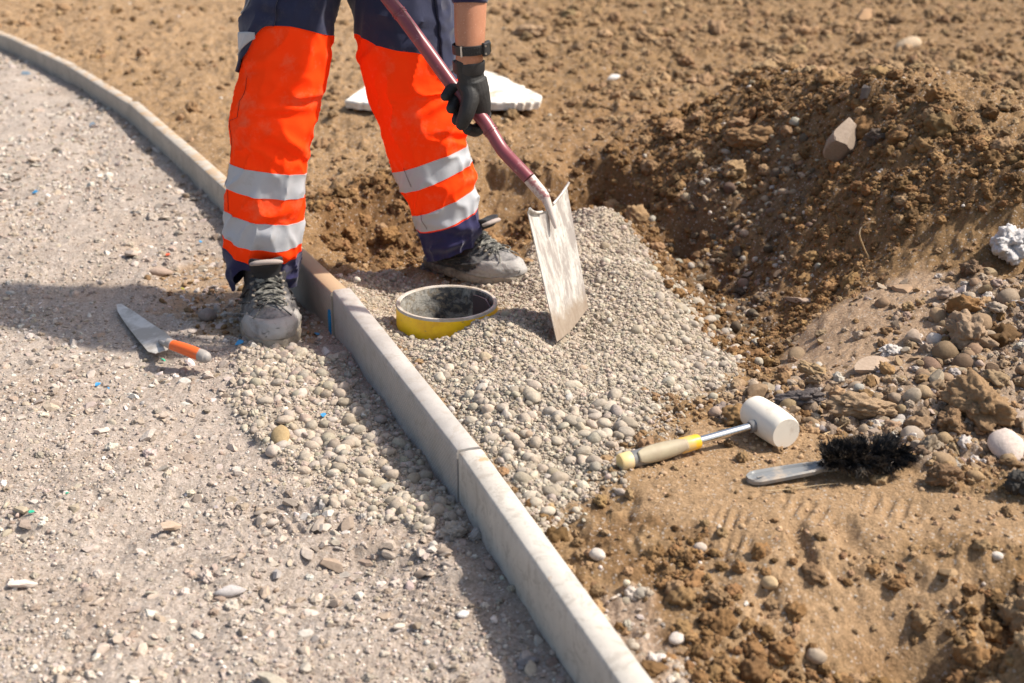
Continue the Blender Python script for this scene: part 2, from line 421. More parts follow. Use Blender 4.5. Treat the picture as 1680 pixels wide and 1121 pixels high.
def stone_mat(name, attr, bscale=1.0, lim=.5):
    m, t, b = newmat(name); v = objc(t)
    if attr == 'obj': at = N(t, 'ShaderNodeObjectInfo').outputs['Color']
    else: at = N(t, 'ShaderNodeAttribute', attribute_name=attr, attribute_type='INSTANCER').outputs['Color']
    g = geo(t)
    n = noise_(t, 130, 6, .7, g); n2 = noise_(t, 600, 3, .6, g)
    c = mix(t, 1.0, at, ramp(t, n, .3, .75, (.78, .77, .75, 1), (1.18, 1.18, 1.2, 1)), 'MULTIPLY')
    t.links.new(c, b.inputs['Base Color']); b.inputs['Roughness'].default_value = .88; b.inputs['Specular IOR Level'].default_value = .25
    p = bump(t, b, n, .5, .003 * bscale); bump(t, b, n2, .5, .001 * bscale, p)
    return m
M_ground = ground_mat()
M_inst = stone_mat('loose_stone', 'tone')
M_obj = stone_mat('stone', 'obj')
M_objclod = stone_mat('soil_clod_material', 'obj', 3.5)

# ------------------------------------------------------------------ the ground sheet
nu, nv = 860, 760
uc = np.linspace(-.56, .56, nu)
ue = np.array([.6, .66, .75, .9, 1.2, 1.8, 3, 6])
u = np.concatenate([-ue[::-1], uc, ue])
yc = 1.2 * (10.2 / 1.2) ** (np.linspace(0, 1, nv) ** 1.0)
ye = np.array([10.6, 11.2, 12, 13.5, 16, 20, 28, 45, 80, 160, 400])
yy = np.concatenate([[-3, -1, 0, .5, .9, 1.1], yc, ye])
UU, YY = np.meshgrid(u, yy)
XX = UU * (np.maximum(YY, .9) + .25)
Hh, zz, tid = height(XX, YY, True, True)
ms = lambda v: v / 1.0
col = np.zeros(XX.shape + (3,))
def lay(c, m):
    global col
    m = np.clip(m, 0, 1)[..., None]; col = col * (1 - m) + np.array(c) * m
n_a = fbm(XX * 1.1, YY * 1.1, 4, 300); n_b = fbm(XX * 8, YY * 8, 3, 310)
right = 1 - zz['left']
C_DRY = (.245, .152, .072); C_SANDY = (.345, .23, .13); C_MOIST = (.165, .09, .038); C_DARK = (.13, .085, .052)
C_MORT = (.39, .325, .25); C_GRAV = (.40, .34, .29); C_GRAVB = (.36, .27, .195); C_RUB = (.34, .26, .195)
lay(C_DRY, right)
lay(C_SANDY, right * sstep(5.0, 7.5, YY) * sstep(.6, -.8, XX) * .6)
lay(C_SANDY, right * sstep(.3, -.5, XX) * sstep(3.6, 4.2, YY) * .55)
lay((.23, .145, .075), right * sstep(.05, .4, n_b + .5 * n_a) * .6)
lay((.30, .175, .085), right * sstep(-.3, .6, XX) * sstep(3.9, 4.4, YY) * sstep(6.5, 4.6, YY) * .55)
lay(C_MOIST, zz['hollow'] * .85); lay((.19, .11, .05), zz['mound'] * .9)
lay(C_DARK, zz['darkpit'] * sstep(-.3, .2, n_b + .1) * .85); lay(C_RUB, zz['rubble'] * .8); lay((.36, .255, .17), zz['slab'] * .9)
lay((.31, .205, .11), zz['moist'] * .85); lay(C_MOIST, zz['moist'] * sstep(.0, .4, n_b + n_a) * .7)
lay((.37, .25, .145), inside(zone_poly([(1140,890,-.02),(1640,930,-.02),(1560,1010,-.06),(1220,1060,-.06),(1160,980,-.04)], 0), XX, YY, .05) * right * .8)
lay(C_SANDY, zz['smooth'] * .9); lay((.42, .33, .26), zz['gap'] * .7)
lay((.24, .15, .075), right * (1 - zz['smooth']) * sstep(.1, 1.3, XX) * sstep(3.0, 3.6, YY) * (1 - zz['slab']) * .5)
lay(C_MORT, zz['heap'])
beige = inside(zone_poly([(560,470),(600,430),(720,440),(850,470),(760,500),(650,530),(600,530)], -.05), XX, YY, .03)
lay((.42, .325, .23), beige * zz['heap'] * .8)
lay(C_GRAV, zz['left']); lay((.33, .26, .205), zz['left'] * sstep(.0, .45, fbm(XX * 2.6 + 2, YY * 3.4, 5, 333)) * .55); lay((.47, .40, .345), zz['left'] * sstep(.05, .5, fbm(XX * 3.1 - 2, YY * 3.4, 5, 343)) * .5); lay(C_GRAVB, zz['left'] * sstep(.15, .5, n_a + .3 * n_b) * .45)
lay((.36, .25, .155), zz['brownL'] * .85); lay((.43, .365, .285), zz['pebL'] * .8)
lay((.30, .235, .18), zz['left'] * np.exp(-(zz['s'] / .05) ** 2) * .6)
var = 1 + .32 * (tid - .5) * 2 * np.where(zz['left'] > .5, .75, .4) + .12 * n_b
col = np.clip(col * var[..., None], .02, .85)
nr, nc = XX.shape
V = np.stack([XX, YY, Hh], -1).reshape(-1, 3)
ii = np.arange(nr * nc).reshape(nr, nc)
quads = np.stack([ii[:-1, :-1], ii[:-1, 1:], ii[1:, 1:], ii[1:, :-1]], -1).reshape(-1, 4)
cz = np.zeros(XX.shape, int)                                # 0 soil, 1 gravel, 2 mortar heap, 3 mound
cz[(zz['mound'] > .5) | (zz['darkpit'] > .5)] = 3; cz[zz['heap'] > .5] = 2; cz[zz['left'] > .5] = 1
fz = cz[:-1, :-1].reshape(-1)
colf = col.reshape(-1, 3)
def ground_obj(name, k, label):
    q = quads[fz == k]; used, inv = np.unique(q, return_inverse=True)
    me = mesh_np(name, V[used], inv.reshape(-1, 4), True, [M_ground])
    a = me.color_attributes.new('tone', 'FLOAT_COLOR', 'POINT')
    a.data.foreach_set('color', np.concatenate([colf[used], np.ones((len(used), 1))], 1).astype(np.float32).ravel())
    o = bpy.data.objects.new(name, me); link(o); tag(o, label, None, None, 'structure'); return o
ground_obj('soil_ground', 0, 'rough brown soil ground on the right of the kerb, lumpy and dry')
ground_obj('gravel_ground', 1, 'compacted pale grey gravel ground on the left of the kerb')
ground_obj('mortar_bed', 2, 'beige bed of pebbly dry mortar around the yellow pipe and spade')
ground_obj('soil_mound', 3, 'dark brown soil mound with a steep side above the mortar bed')
HG = Hh

# ------------------------------------------------------------------ stone shapes
import bmesh
def ico(sub):
    bm = bmesh.new(); bmesh.ops.create_icosphere(bm, subdivisions=sub, radius=1)
    V = np.array([v.co[:] for v in bm.verts]); F = np.array([[v.index for v in f.verts] for f in bm.faces]); bm.free(); return V, F
ICO = {k: ico(k) for k in (2, 3, 4, 5)}
def nz(V, s, seed): return np.array([mnoise.noise(Vector(v) * s + Vector((seed * 7.1, seed * 3.3, -seed * 5.7))) for v in V])
def rock(kind, seed, mat, sub=None):
    rg = np.random.default_rng(seed)
    if kind == 'pebble':
        V, F = ICO[sub or 3]; V = V.copy(); V *= (1 + .13 * nz(V, 1.1, seed) + .06 * nz(V, 2.6, seed + 3))[:, None]
        V *= np.array([1.04 + .25 * rg.random(), 1, .78 + .2 * rg.random()]); V *= (1 + .035 * nz(V, 6, seed + 9) + .02 * nz(V, 12, seed + 5))[:, None]; sm = True
    elif kind == 'grain':
        V, F = ICO[2]; V = V * (1 + .22 * nz(V, 1.4, seed) + .1 * nz(V, 3, seed))[:, None] * np.array([1.1, 1, .8]); sm = True
    elif kind == 'shard':
        V, F = ICO[sub or 3]; V = V.copy()
        for k in range(11):
            n = rg.normal(size=3); n /= np.linalg.norm(n); d = .40 + .34 * rg.random()
            q = V @ n; V -= np.maximum(0, q - d)[:, None] * n * .985
        V *= np.array([1.35, 1, .62 + .25 * rg.random()]); V *= (1 + .02 * nz(V, 5, seed))[:, None]; sm = False
    elif kind == 'flat':
        V, F = ICO[3]; V = V.copy()
        for k in range(9):
            n = np.array([*rg.normal(size=2), .25 * rg.normal()]); n /= np.linalg.norm(n); d = .42 + .3 * rg.random()
            q = V @ n; V -= np.maximum(0, q - d)[:, None] * n * .98
        V[:, 2] = np.clip(V[:, 2], -.6, .55); V *= np.array([1.35, 1, .38]); V *= (1 + .02 * nz(V, 6, seed))[:, None]; sm = False
    else:  # clod
        V, F = ICO[sub or 4]; V = V.copy()
        for k in range(5):
            n = rg.normal(size=3); n /= np.linalg.norm(n); d = .6 + .3 * rg.random()
            q = V @ n; V -= np.maximum(0, q - d)[:, None] * n * .75
        def vor(sc, sd): return np.array([mnoise.voronoi(Vector(v) * sc + Vector((sd * 3.7, sd, -sd * 2.1)))[0][0] for v in V])
        r = 1.12 + .25 * nz(V, 1.4, seed) - .42 * vor(1.9, seed) ** 1.3 - .22 * vor(4.3, seed + 2) - .12 * vor(9.5, seed + 5) + .06 * nz(V, 14, seed + 4)
        V *= r[:, None] * np.array([1.15, 1, .85]); sm = True
    me = mesh_np(kind, V, F, sm, [mat])
    if kind == 'shard' or kind == 'flat':
        me.polygons.foreach_set('use_smooth', np.ones(len(me.polygons), bool))
        me.set_sharp_from_angle(angle=R(18))
    return me
src = bpy.data.collections.new('loose_shapes')
kinds = ['grain'] * 4 + ['pebble'] * 6 + ['shard'] * 6 + ['flat'] * 3 + ['clod'] * 6
KI = {}
for i, k in enumerate(kinds):
    me = rock(k, 40 + i, M_inst, 4 if k == 'clod' else (2 if k == 'grain' else None))
    o = bpy.data.objects.new('shape_%03d' % i, me); src.objects.link(o); KI.setdefault(k, []).append(i)

def gn_tree():
    g = bpy.data.node_groups.new('scatter_tree', 'GeometryNodeTree')
    g.interface.new_socket('Geometry', in_out='INPUT', socket_type='NodeSocketGeometry')
    g.interface.new_socket('Geometry', in_out='OUTPUT', socket_type='NodeSocketGeometry')
    gi = g.nodes.new('NodeGroupInput'); go = g.nodes.new('NodeGroupOutput')
    m2p = g.nodes.new('GeometryNodeMeshToPoints')
    ip = g.nodes.new('GeometryNodeInstanceOnPoints')
    ci = g.nodes.new('GeometryNodeCollectionInfo'); ci.inputs['Collection'].default_value = src
    ci.inputs['Separate Children'].default_value = True; ci.inputs['Reset Children'].default_value = True
    def na(name, typ):
        n = g.nodes.new('GeometryNodeInputNamedAttribute'); n.data_type = typ; n.inputs['Name'].default_value = name; return n.outputs['Attribute']
    e2r = g.nodes.new('FunctionNodeEulerToRotation')
    L = g.links.new
    L(gi.outputs[0], m2p.inputs[0]); L(m2p.outputs[0], ip.inputs['Points']); L(ci.outputs[0], ip.inputs['Instance'])
    ip.inputs['Pick Instance'].default_value = True
    L(na('idx', 'INT'), ip.inputs['Instance Index']); L(na('rot', 'FLOAT_VECTOR'), e2r.inputs[0]); L(e2r.outputs[0], ip.inputs['Rotation'])
    L(na('scl', 'FLOAT_VECTOR'), ip.inputs['Scale']); L(ip.outputs[0], go.inputs[0])
    return g
GT = gn_tree()
def scatter(name, n, mask, size, kindset, tones, label, embed=.25, flat=True, ymin=1.25, ymax=9.5, tvar=.14, urange=.56, scale_far=.22):
    """loose pieces over the ground; mask(x,y,zones)->probability, size(rng,n)->radius"""
    q = RNG.random(n); y = ymin * (ymax / ymin) ** q; x = RNG.uniform(-urange, urange, n) * (y + .25)
    zn = zones(x, y)
    keep = RNG.random(n) < mask(x, y, zn)
    keep &= np.abs(zn['s'] + 0.0) > .03
    keep &= np.hypot(x - PIPE[0], y - PIPE[1]) > PIPE_R + .012
    x, y = x[keep], y[keep]; n = len(x)
    if n == 0: return
    s = size(n) * (1 + scale_far * np.maximum(0, y - 3.0))
    h = hfast(x, y)
    kk = np.concatenate([KI[k] for k in kindset]); idx = kk[RNG.integers(0, len(kk), n)]
    rot = np.stack([RNG.normal(0, .35, n) if flat else RNG.uniform(0, 6.3, n), RNG.normal(0, .35, n) if flat else RNG.uniform(0, 6.3, n), RNG.uniform(0, 6.3, n)], 1)
    scl = s[:, None] * RNG.uniform(.82, 1.2, (n, 3))
    tn = np.array(tones)[RNG.integers(0, len(tones), n)] * (1 + RNG.normal(0, tvar, (n, 1))) * (1 + RNG.normal(0, .02, (n, 3)))
    co = np.stack([x, y, h + s * embed], 1)
    me = bpy.data.meshes.new(name); me.vertices.add(n); me.vertices.foreach_set('co', co.astype(np.float32).ravel())
    def at(nm, ty, arr, f):
        a = me.attributes.new(nm, ty, 'POINT'); a.data.foreach_set(f, arr.ravel())
    at('idx', 'INT', idx.astype(np.int32), 'value'); at('rot', 'FLOAT_VECTOR', rot.astype(np.float32), 'vector')
    at('scl', 'FLOAT_VECTOR', scl.astype(np.float32), 'vector')
    at('tone', 'FLOAT_COLOR', np.concatenate([np.clip(tn, .02, .85), np.ones((n, 1))], 1).astype(np.float32), 'color')
    o = bpy.data.objects.new(name, me); link(o); m = o.modifiers.new('scatter', 'NODES'); m.node_group = GT
    tag(o, label, None, None, 'stuff'); return o

logn = lambda mu, sg, lo, hi: (lambda n: np.clip(np.exp(RNG.normal(math.log(mu), sg, n)), lo, hi))
T_GR = [(.43, .365, .31), (.49, .425, .37), (.37, .31, .26), (.56, .51, .46), (.33, .26, .205), (.42, .345, .28)]
T_MO = [(.42, .36, .285), (.46, .40, .325), (.35, .295, .23), (.43, .355, .285), (.39, .335, .275)]
T_SO = [(.29, .185, .10), (.34, .225, .125), (.22, .135, .068), (.26, .165, .088)]
T_WET = [(.19, .105, .044), (.23, .13, .056), (.26, .155, .07), (.14, .078, .032)]
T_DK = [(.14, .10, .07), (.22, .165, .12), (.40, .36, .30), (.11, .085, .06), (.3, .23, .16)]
pb = lambda x, y, s=1.9, o=0: sstep(-.12, .18, fbm(x * s + 4 + o, y * s, 3, 400))
# gravel on the left
scatter('fine_gravel', 120000, lambda x, y, z: z['left'] * (.25 + .75 * pb(x, y, 2.3)) * sstep(6.5, 4.5, y), logn(.0027, .3, .0015, .006), ['grain', 'shard'], T_GR, 'fine grey grit spread over the compacted gravel left of the kerb', .2)
scatter('loose_gravel', 60000, lambda x, y, z: z['left'] * (.15 + .85 * pb(x, y, 1.9)) * (.4 + .6 * sstep(2.4, 3.4, y)), logn(.0056, .42, .003, .014), ['shard', 'flat', 'clod', 'shard'], T_GR, 'loose angular grey gravel stones scattered left of the kerb', .05)
scatter('coarse_gravel', 4200, lambda x, y, z: z['left'] * (.12 + .88 * pb(x, y, 1.2)) * (.10 + .9 * sstep(2.3, 3.4, y)), logn(.0108, .3, .008, .022), ['shard', 'flat', 'shard'], T_GR, 'coarser broken stones lying on the gravel left of the kerb', .15, scale_far=.1)
scatter('coated_pebbles', 24000, lambda x, y, z: z['pebL'] * (.25 + .75 * pb(x, y, 3)), logn(.0072, .35, .0035, .015), ['pebble', 'pebble', 'clod'], T_MO + T_GR[:1], 'rounded mortar coated pebbles spilled left of the kerb', .1, ymin=1.8, ymax=3.4, urange=.4)
scatter('kerb_crumbs', 9000, lambda x, y, z: z['left'] * np.exp(-(z['s'] / .06) ** 2), logn(.006, .45, .003, .016), ['pebble', 'clod', 'shard'], T_MO + T_GR, 'crumbs of mortar and gravel along the foot of the kerb', .2)
scatter('gravel_crumbs', 15000, lambda x, y, z: z['left'] * pb(x, y, 2.6, 15) * (.3 + .7 * pb(x, y, 7, 3)), logn(.0065, .4, .0035, .017), ['clod', 'clod', 'shard'], T_GR[:3] + T_GR[4:], 'crumbs of crushed aggregate lying in patches on the gravel', .05)
scatter('brown_crumbs', 9000, lambda x, y, z: z['brownL'] * .8, logn(.005, .4, .0025, .012), ['clod', 'pebble', 'shard'], T_SO + T_GR[:2], 'brown earth crumbs and small stones around the boot left of the kerb', .2, ymin=2.9, ymax=4.4, urange=.5)
scatter('spilled_grains', 42000, lambda x, y, z: z['pebL'], logn(.0029, .35, .0016, .006), ['grain', 'clod'], T_MO + T_GR[:1], 'fine mortar grains spilled left of the kerb', .3, ymin=1.8, ymax=3.4, urange=.4)
# mortar heap
crest = zone_poly([(1090,215,.08),(1190,135,.17),(1260,95,.26),(1425,115,.37),(1530,165,.34),(1700,270,.28),(1700,400,.14),(1600,330,.2),(1500,230,.27),(1420,190,.3),(1270,150,.22),(1150,230,.1)], .2)
band = zone_poly([(700,600),(860,640),(1010,640),(1060,690),(1010,760),(940,810),(885,860),(800,760)], 0)
band2 = zone_poly([(1000,440),(1060,400),(1120,450),(1190,510),(1235,565),(1190,625),(1100,680),(1060,640),(1120,560)], -.05)
scatter('mortar_grains', 160000, lambda x, y, z: z['heap'], logn(.0031, .42, .0016, .008), ['grain', 'clod', 'clod'], T_MO, 'fine grains of dry mortar covering the heap around the spade', .3, ymin=2.0, ymax=4.6, urange=.36)
scatter('mortar_pebbles', 30000, lambda x, y, z: z['heap'] * np.clip(.07 + .35 * pb(x, y, 4) + .6 * inside(band, x, y, .06) * pb(x, y, 3, 9) + .75 * inside(band2, x, y, .05), 0, 1) * .4, logn(.0056, .4, .0038, .0135), ['pebble', 'pebble', 'clod'], T_MO + [(.36, .28, .2), (.48, .44, .39)], 'rounded pebbles coated in mortar along the heap edges', .05, ymin=2.0, ymax=4.6, urange=.36)
scatter('large_mortar_pebbles', 1500, lambda x, y, z: z['heap'] * np.clip(.03 + .9 * inside(band, x, y, .05) + .5 * inside(band2, x, y, .05), 0, 1), logn(.0112, .15, .009, .0155), ['pebble'], T_MO, 'larger rounded pebbles at the lower edge of the mortar heap', .3, ymin=2.0, ymax=4.6, urange=.36, scale_far=0)
SANDB = zone_poly([(1140,890,-.02),(1300,900,-.02),(1520,920,-.02),(1640,930,-.02),(1560,1010,-.06),(1420,1010,-.07),(1300,1050,-.07),(1220,1060,-.06),(1160,980,-.04)], 0)
spill = zone_poly([(1020,330,-.02),(1100,385,-.1),(1180,460,-.15),(1270,560,-.12),(1260,640,-.04),(1130,715,0),(1040,770,0),(950,850,0),(900,880,0),(900,800,0),(1060,600,0)], -.1)
scatter('spilled_pebbles', 9000, lambda x, y, z: inside(spill, x, y, .07) * .75 * pb(x, y, 6, 2), logn(.0062, .35, .0035, .0125), ['pebble', 'clod', 'grain'], T_MO, 'mortar pebbles spilled past the edge of the heap towards the pit', .15, ymin=2.0, ymax=4.5, urange=.4)
# soil
soilm = lambda z: (1 - z['left']) * (1 - z['heap']) * (1 - .9 * z['smooth']) * (1 - .8 * z['slab'])
scatter('soil_crumbs', 52000, lambda x, y, z: soilm(z) * (1 - z['mound']) * (1 - z['hollow']) * (1 - z['moist'] * .8) * (.25 + .75 * pb(x, y, 2.2, 3)) * (.35 + .65 * sstep(-1.2, .6, x)), logn(.0058, .5, .003, .022), ['clod'], T_SO, 'dry brown soil crumbs over the rough ground right of the kerb', .15)
scatter('soil_clods', 15000, lambda x, y, z: soilm(z) * sstep(3.7, 4.6, y) * (.1 + .9 * pb(x, y, 1.6, 7)) * np.clip(.05 + .95 * sstep(-.7, 1.2, x), 0, 1), logn(.013, .55, .008, .05), ['clod'], T_SO, 'dry clods of brown soil across the far ground', .2, scale_far=.06, ymin=3.5)
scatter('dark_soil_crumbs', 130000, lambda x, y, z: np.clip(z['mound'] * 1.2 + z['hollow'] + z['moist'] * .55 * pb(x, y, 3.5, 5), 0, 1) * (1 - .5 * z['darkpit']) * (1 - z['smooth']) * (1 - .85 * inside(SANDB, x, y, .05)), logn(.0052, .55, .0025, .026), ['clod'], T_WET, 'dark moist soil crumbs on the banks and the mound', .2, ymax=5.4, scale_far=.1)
scatter('bank_clods', 4200, lambda x, y, z: np.clip(z['hollow'] * 1.0 + z['mound'] * .4 + .8 * inside(crest, x, y, .1) + z['moist'] * .12 * pb(x, y, 3, 6) + z['rubble'] * .3, 0, 1) * (1 - z['darkpit']) * (1 - z['smooth']), logn(.021, .4, .012, .048), ['clod'], T_WET + T_SO[:1], 'broken lumps of moist brown soil on the cut banks', .1, ymax=5.2, scale_far=0)
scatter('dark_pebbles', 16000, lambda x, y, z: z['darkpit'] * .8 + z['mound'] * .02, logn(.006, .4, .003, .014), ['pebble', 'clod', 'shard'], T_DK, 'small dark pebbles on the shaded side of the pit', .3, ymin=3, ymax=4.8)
scatter('rubble_bits', 20000, lambda x, y, z: np.clip(z['rubble'] + .12 * z['slab'], 0, 1) * (1 - z['smooth']), logn(.0078, .5, .003, .026), ['shard', 'clod', 'clod', 'pebble', 'flat'], [(.32, .245, .18), (.36, .285, .22), (.24, .165, .105), (.44, .39, .35), (.28, .195, .12), (.30, .21, .13)], 'mixed rubble stones and crumbs right of the mallet', .15, ymin=2.2, ymax=4.4)
scatter('pale_chips', 3000, lambda x, y, z: np.clip(z['mound'] + z['hollow'] * .3 + z['moist'] * .4 + soilm(z) * .15, 0, 1) * .8, logn(.0042, .35, .0025, .009), ['shard', 'pebble'], [(.55, .5, .44), (.48, .41, .34)], 'pale stone chips specked over the brown soil', .1, scale_far=.12)
scatter('gap_gravel', 9000, lambda x, y, z: z['gap'] * .8 + (1 - z['left']) * np.exp(-(z['s'] / .04) ** 2) * (y < 2.4) * .5, logn(.006, .4, .003, .014), ['pebble', 'shard', 'clod'], T_GR + T_MO, 'grey gravel packed behind the near end of the kerb', .2, ymin=1.25, ymax=2.5, urange=.4)
scatter('smooth_crumbs', 14000, lambda x, y, z: z['smooth'] * (.12 + .5 * pb(x, y, 5)), logn(.003, .4, .0016, .008), ['clod', 'grain'], [(.46, .31, .19), (.40, .265, .155)], 'small crumbs on the smooth sandy soil beside the brush', .15, ymin=1.6, ymax=2.9)
#PART2
# ------------------------------------------------------------------ kerb
def kerb_mat(name, dim, base, soil_amt):
    m, t, b = newmat(name)
    uv = N(t, 'ShaderNodeUVMap', uv_map='UVMap').outputs[0]; v = geo(t)
    n = noise_(t, 9, 6, .65, v); n2 = noise_(t, 300, 3, .6, v)
    c = mix(t, ramp(t, n, .35, .7), [x * .86 for x in base], [x * 1.1 for x in base])
    st = ramp(t, noise_(t, 26, 6, .75, v, .6), .52, .60)
    c = mix(t, st, c, mix(t, .55, c, (.33, .29, .25)))
    c = mix(t, ramp(t, noise_(t, 90, 5, .8, v), .60, .68), c, mix(t, .6, c, (.24, .20, .17)))
    # soil washed over the top face and streaks down the side
    sx = N(t, 'ShaderNodeSeparateXYZ'); t.links.new(uv, sx.inputs[0])
    cmb = N(t, 'ShaderNodeMapping'); cmb.inputs['Scale'].default_value = (30, 3, 1); t.links.new(uv, cmb.inputs[0])
    drip = ramp(t, noise_(t, 1.0, 5, .6, cmb.outputs[0]), .58, .7)
    c = mix(t, drip, c, mix(t, .5 if name == 'kerb_far' else .12, c, (.27, .20, .14)))
    if soil_amt:
        s = ramp(t, noise_(t, 14, 6, .7, v), .68 - soil_amt, .76 - soil_amt)
        nrm = N(t, 'ShaderNodeSeparateXYZ'); t.links.new(N(t, 'ShaderNodeNewGeometry').outputs['Normal'], nrm.inputs[0])
        up = ramp(t, nrm.outputs[2], .5, .8)
        mm = N(t, 'ShaderNodeMath', operation='MULTIPLY'); t.links.new(s, mm.inputs[0]); t.links.new(up, mm.inputs[1])
        c = mix(t, mm.outputs[0], c, (.43, .30, .19))
    # damp lower edge of the face
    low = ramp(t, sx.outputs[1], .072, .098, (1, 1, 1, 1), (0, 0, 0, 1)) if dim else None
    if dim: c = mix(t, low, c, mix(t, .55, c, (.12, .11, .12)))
    t.links.new(c, b.inputs['Base Color']); b.inputs['Roughness'].default_value = .82; b.inputs['Specular IOR Level'].default_value = .3
    p = bump(t, b, n2, .35, .0008)
    if dim:
        def sn(sock, k):
            a = N(t, 'ShaderNodeMath', operation='MULTIPLY', i_1=k); t.links.new(sock, a.inputs[0])
            q = N(t, 'ShaderNodeMath', operation='SINE'); t.links.new(a.outputs[0], q.inputs[0]); return q.outputs[0]
        k = 2 * math.pi / .0105
        mu = N(t, 'ShaderNodeMath', operation='MULTIPLY'); t.links.new(sn(sx.outputs[0], k), mu.inputs[0]); t.links.new(sn(sx.outputs[1], k), mu.inputs[1])
        r0 = ramp(t, mu.outputs[0], .05, .6); r_ = mix(t, 1.0, r0, ramp(t, sx.outputs[1], .208, .212, (1, 1, 1, 1), (0, 0, 0, 1)), 'MULTIPLY')
        p = bump(t, b, r_, 1.0, .0016, p)
        c2 = mix(t, r_, c, mix(t, .25, c, (.75, .72, .70))); t.links.new(c2, b.inputs['Base Color'])
    p = bump(t, b, noise_(t, 45, 5, .7, v), .35, .003, p); bump(t, b, n, .2, .004, p)
    return m
M_kA = kerb_mat('kerb_smooth', False, (.53, .49, .44), .08)
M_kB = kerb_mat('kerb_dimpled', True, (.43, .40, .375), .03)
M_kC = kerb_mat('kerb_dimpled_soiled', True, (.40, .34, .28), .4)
M_kD = kerb_mat('kerb_far', False, (.46, .405, .345), .2)
KW, KH = .05, .22
def kerb_block(pts, mat, parent, label=None, z=0.0, fat=0):
    """pts: left top edge polyline (x,y); block lies to its right"""
    pts = [Vector((p[0], p[1])) for p in pts]
    n = len(pts); rings = []; us = [0]
    for i in range(1, n): us.append(us[-1] + (pts[i] - pts[i - 1]).length)
    bv = .0045
    for i in range(n):
        t = (pts[min(i + 1, n - 1)] - pts[max(i - 1, 0)]).normalized(); r = Vector((t.y, -t.x))
        if r.x < 0: r = -r
        prof = [(0, -KH), (0, -.16), (0, -.12), (0, -.08), (0, -.04), (0, -bv * 1.6), (bv * .35, -bv * .6), (bv, 0), (KW * .5, .0012), (KW - bv, 0), (KW - bv * .3, -bv * .6), (KW, -bv * 1.6), (KW, -KH)]
        wob = .00018
        rings.append([(pts[i].x + r.x * (a + random.uniform(-wob, wob)), pts[i].y + r.y * (a + random.uniform(-wob, wob)), z + b + random.uniform(-wob, wob) * .6) for a, b in prof])
    m = MB().loft(rings); me = mesh_np('kerb_stone', m.v, m.f, True, [mat]); me.set_sharp_from_angle(angle=R(60))
    uvl = me.uv_layers.new(name='UVMap'); np_ = 13
    for lp in me.loops:
        i = lp.vertex_index // np_; j = lp.vertex_index % np_
        uvl.data[lp.index].uv = (us[i], .22 + [-.22, -.16, -.12, -.08, -.04, -.007, -.002, .002, .027, .05, .054, .06, .2][j])
    o = bpy.data.objects.new('kerb_stone', me); link(o, parent)
    if label: tag(o, label)
    return o
kerb = empty('kerb_edging', (0, 0, 0)); tag(kerb, 'pale concrete kerb edging of narrow stones curving from the bottom to the upper left corner', 'kerb')
def seg(a, b, n, g0=.0015, g1=.0015, bow=0):
    a = Vector(a); b = Vector(b); d = (b - a).normalized(); r = Vector((d.y, -d.x)); a = a + d * g0; b = b - d * g1
    return [a + (b - a) * i / n + r * bow * math.sin(math.pi * i / n) for i in range(n + 1)]
pA0 = (.152 + (1.548 - .9) * .3526, .9)
J1 = (-.104, 2.274); J2 = (-.465, 3.194); J3 = (-.800, 3.885)
kerb_block(seg(pA0, J1, 24), M_kA, kerb, 'smooth pale kerb stone at the near end', 0)
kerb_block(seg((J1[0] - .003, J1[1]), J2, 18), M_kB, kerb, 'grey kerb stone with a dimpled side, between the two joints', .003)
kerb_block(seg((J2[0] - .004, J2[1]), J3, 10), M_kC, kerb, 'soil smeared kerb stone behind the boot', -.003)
fp = [Vector(p) for p in [J3, (-1.056, 4.45), (-1.26, 4.80), (-1.414, 5.14), (-1.563, 5.427), (-1.812, 5.854), (-2.238, 6.548), (-2.861, 7.433), (-3.6, 8.35), (-4.5, 9.3), (-6.2, 10.9), (-9, 13.5)]]
fs = spline([(p.x, p.y, 0) for p in fp], 8); fs = [Vector((p.x, p.y)) for p in fs]
acc = 0; cur = [fs[0]]
for i in range(1, len(fs)):
    acc += (fs[i] - fs[i - 1]).length; cur.append(fs[i])
    if acc > .93 or i == len(fs) - 1:
        kerb_block(seg(cur[0], cur[-1], 8, .003, .003), M_kD, kerb, None, random.uniform(-.004, .004)); cur = [fs[i]]; acc = 0
M_blue = simple('blue_paint', (.0, .22, .52), .5, var=.2)
# blue paint mark beside the joint
dB = (Vector(J2) - Vector(J1)).normalized(); rB = Vector((dB.y, -dB.x))
mk = MB(); q0 = Vector(J2) + (Vector(J3) - Vector(J2)).normalized() * .012
for (a, b, c_, d_) in [(.0, .03, -.075, -.12)]:
    t_ = (Vector(J3) - Vector(J2)).normalized(); r_ = Vector((t_.y, -t_.x))
    pts = [(0.002, -.068), (.014, -.07), (.02, -.09), (.018, -.13), (.004, -.14), (.0, -.1)]
    f = [(q0.x + t_.x * u_ - r_.x * .0065, q0.y + t_.y * u_ - r_.y * .0065, v_ + .012) for u_, v_ in pts]
    bk = [(p[0] + r_.x * .006, p[1] + r_.y * .006, p[2]) for p in f]
    mk.loft([f, bk])
o = mk.build('paint_mark', M_blue, kerb, False); tag(o, 'bright blue paint mark at a joint')

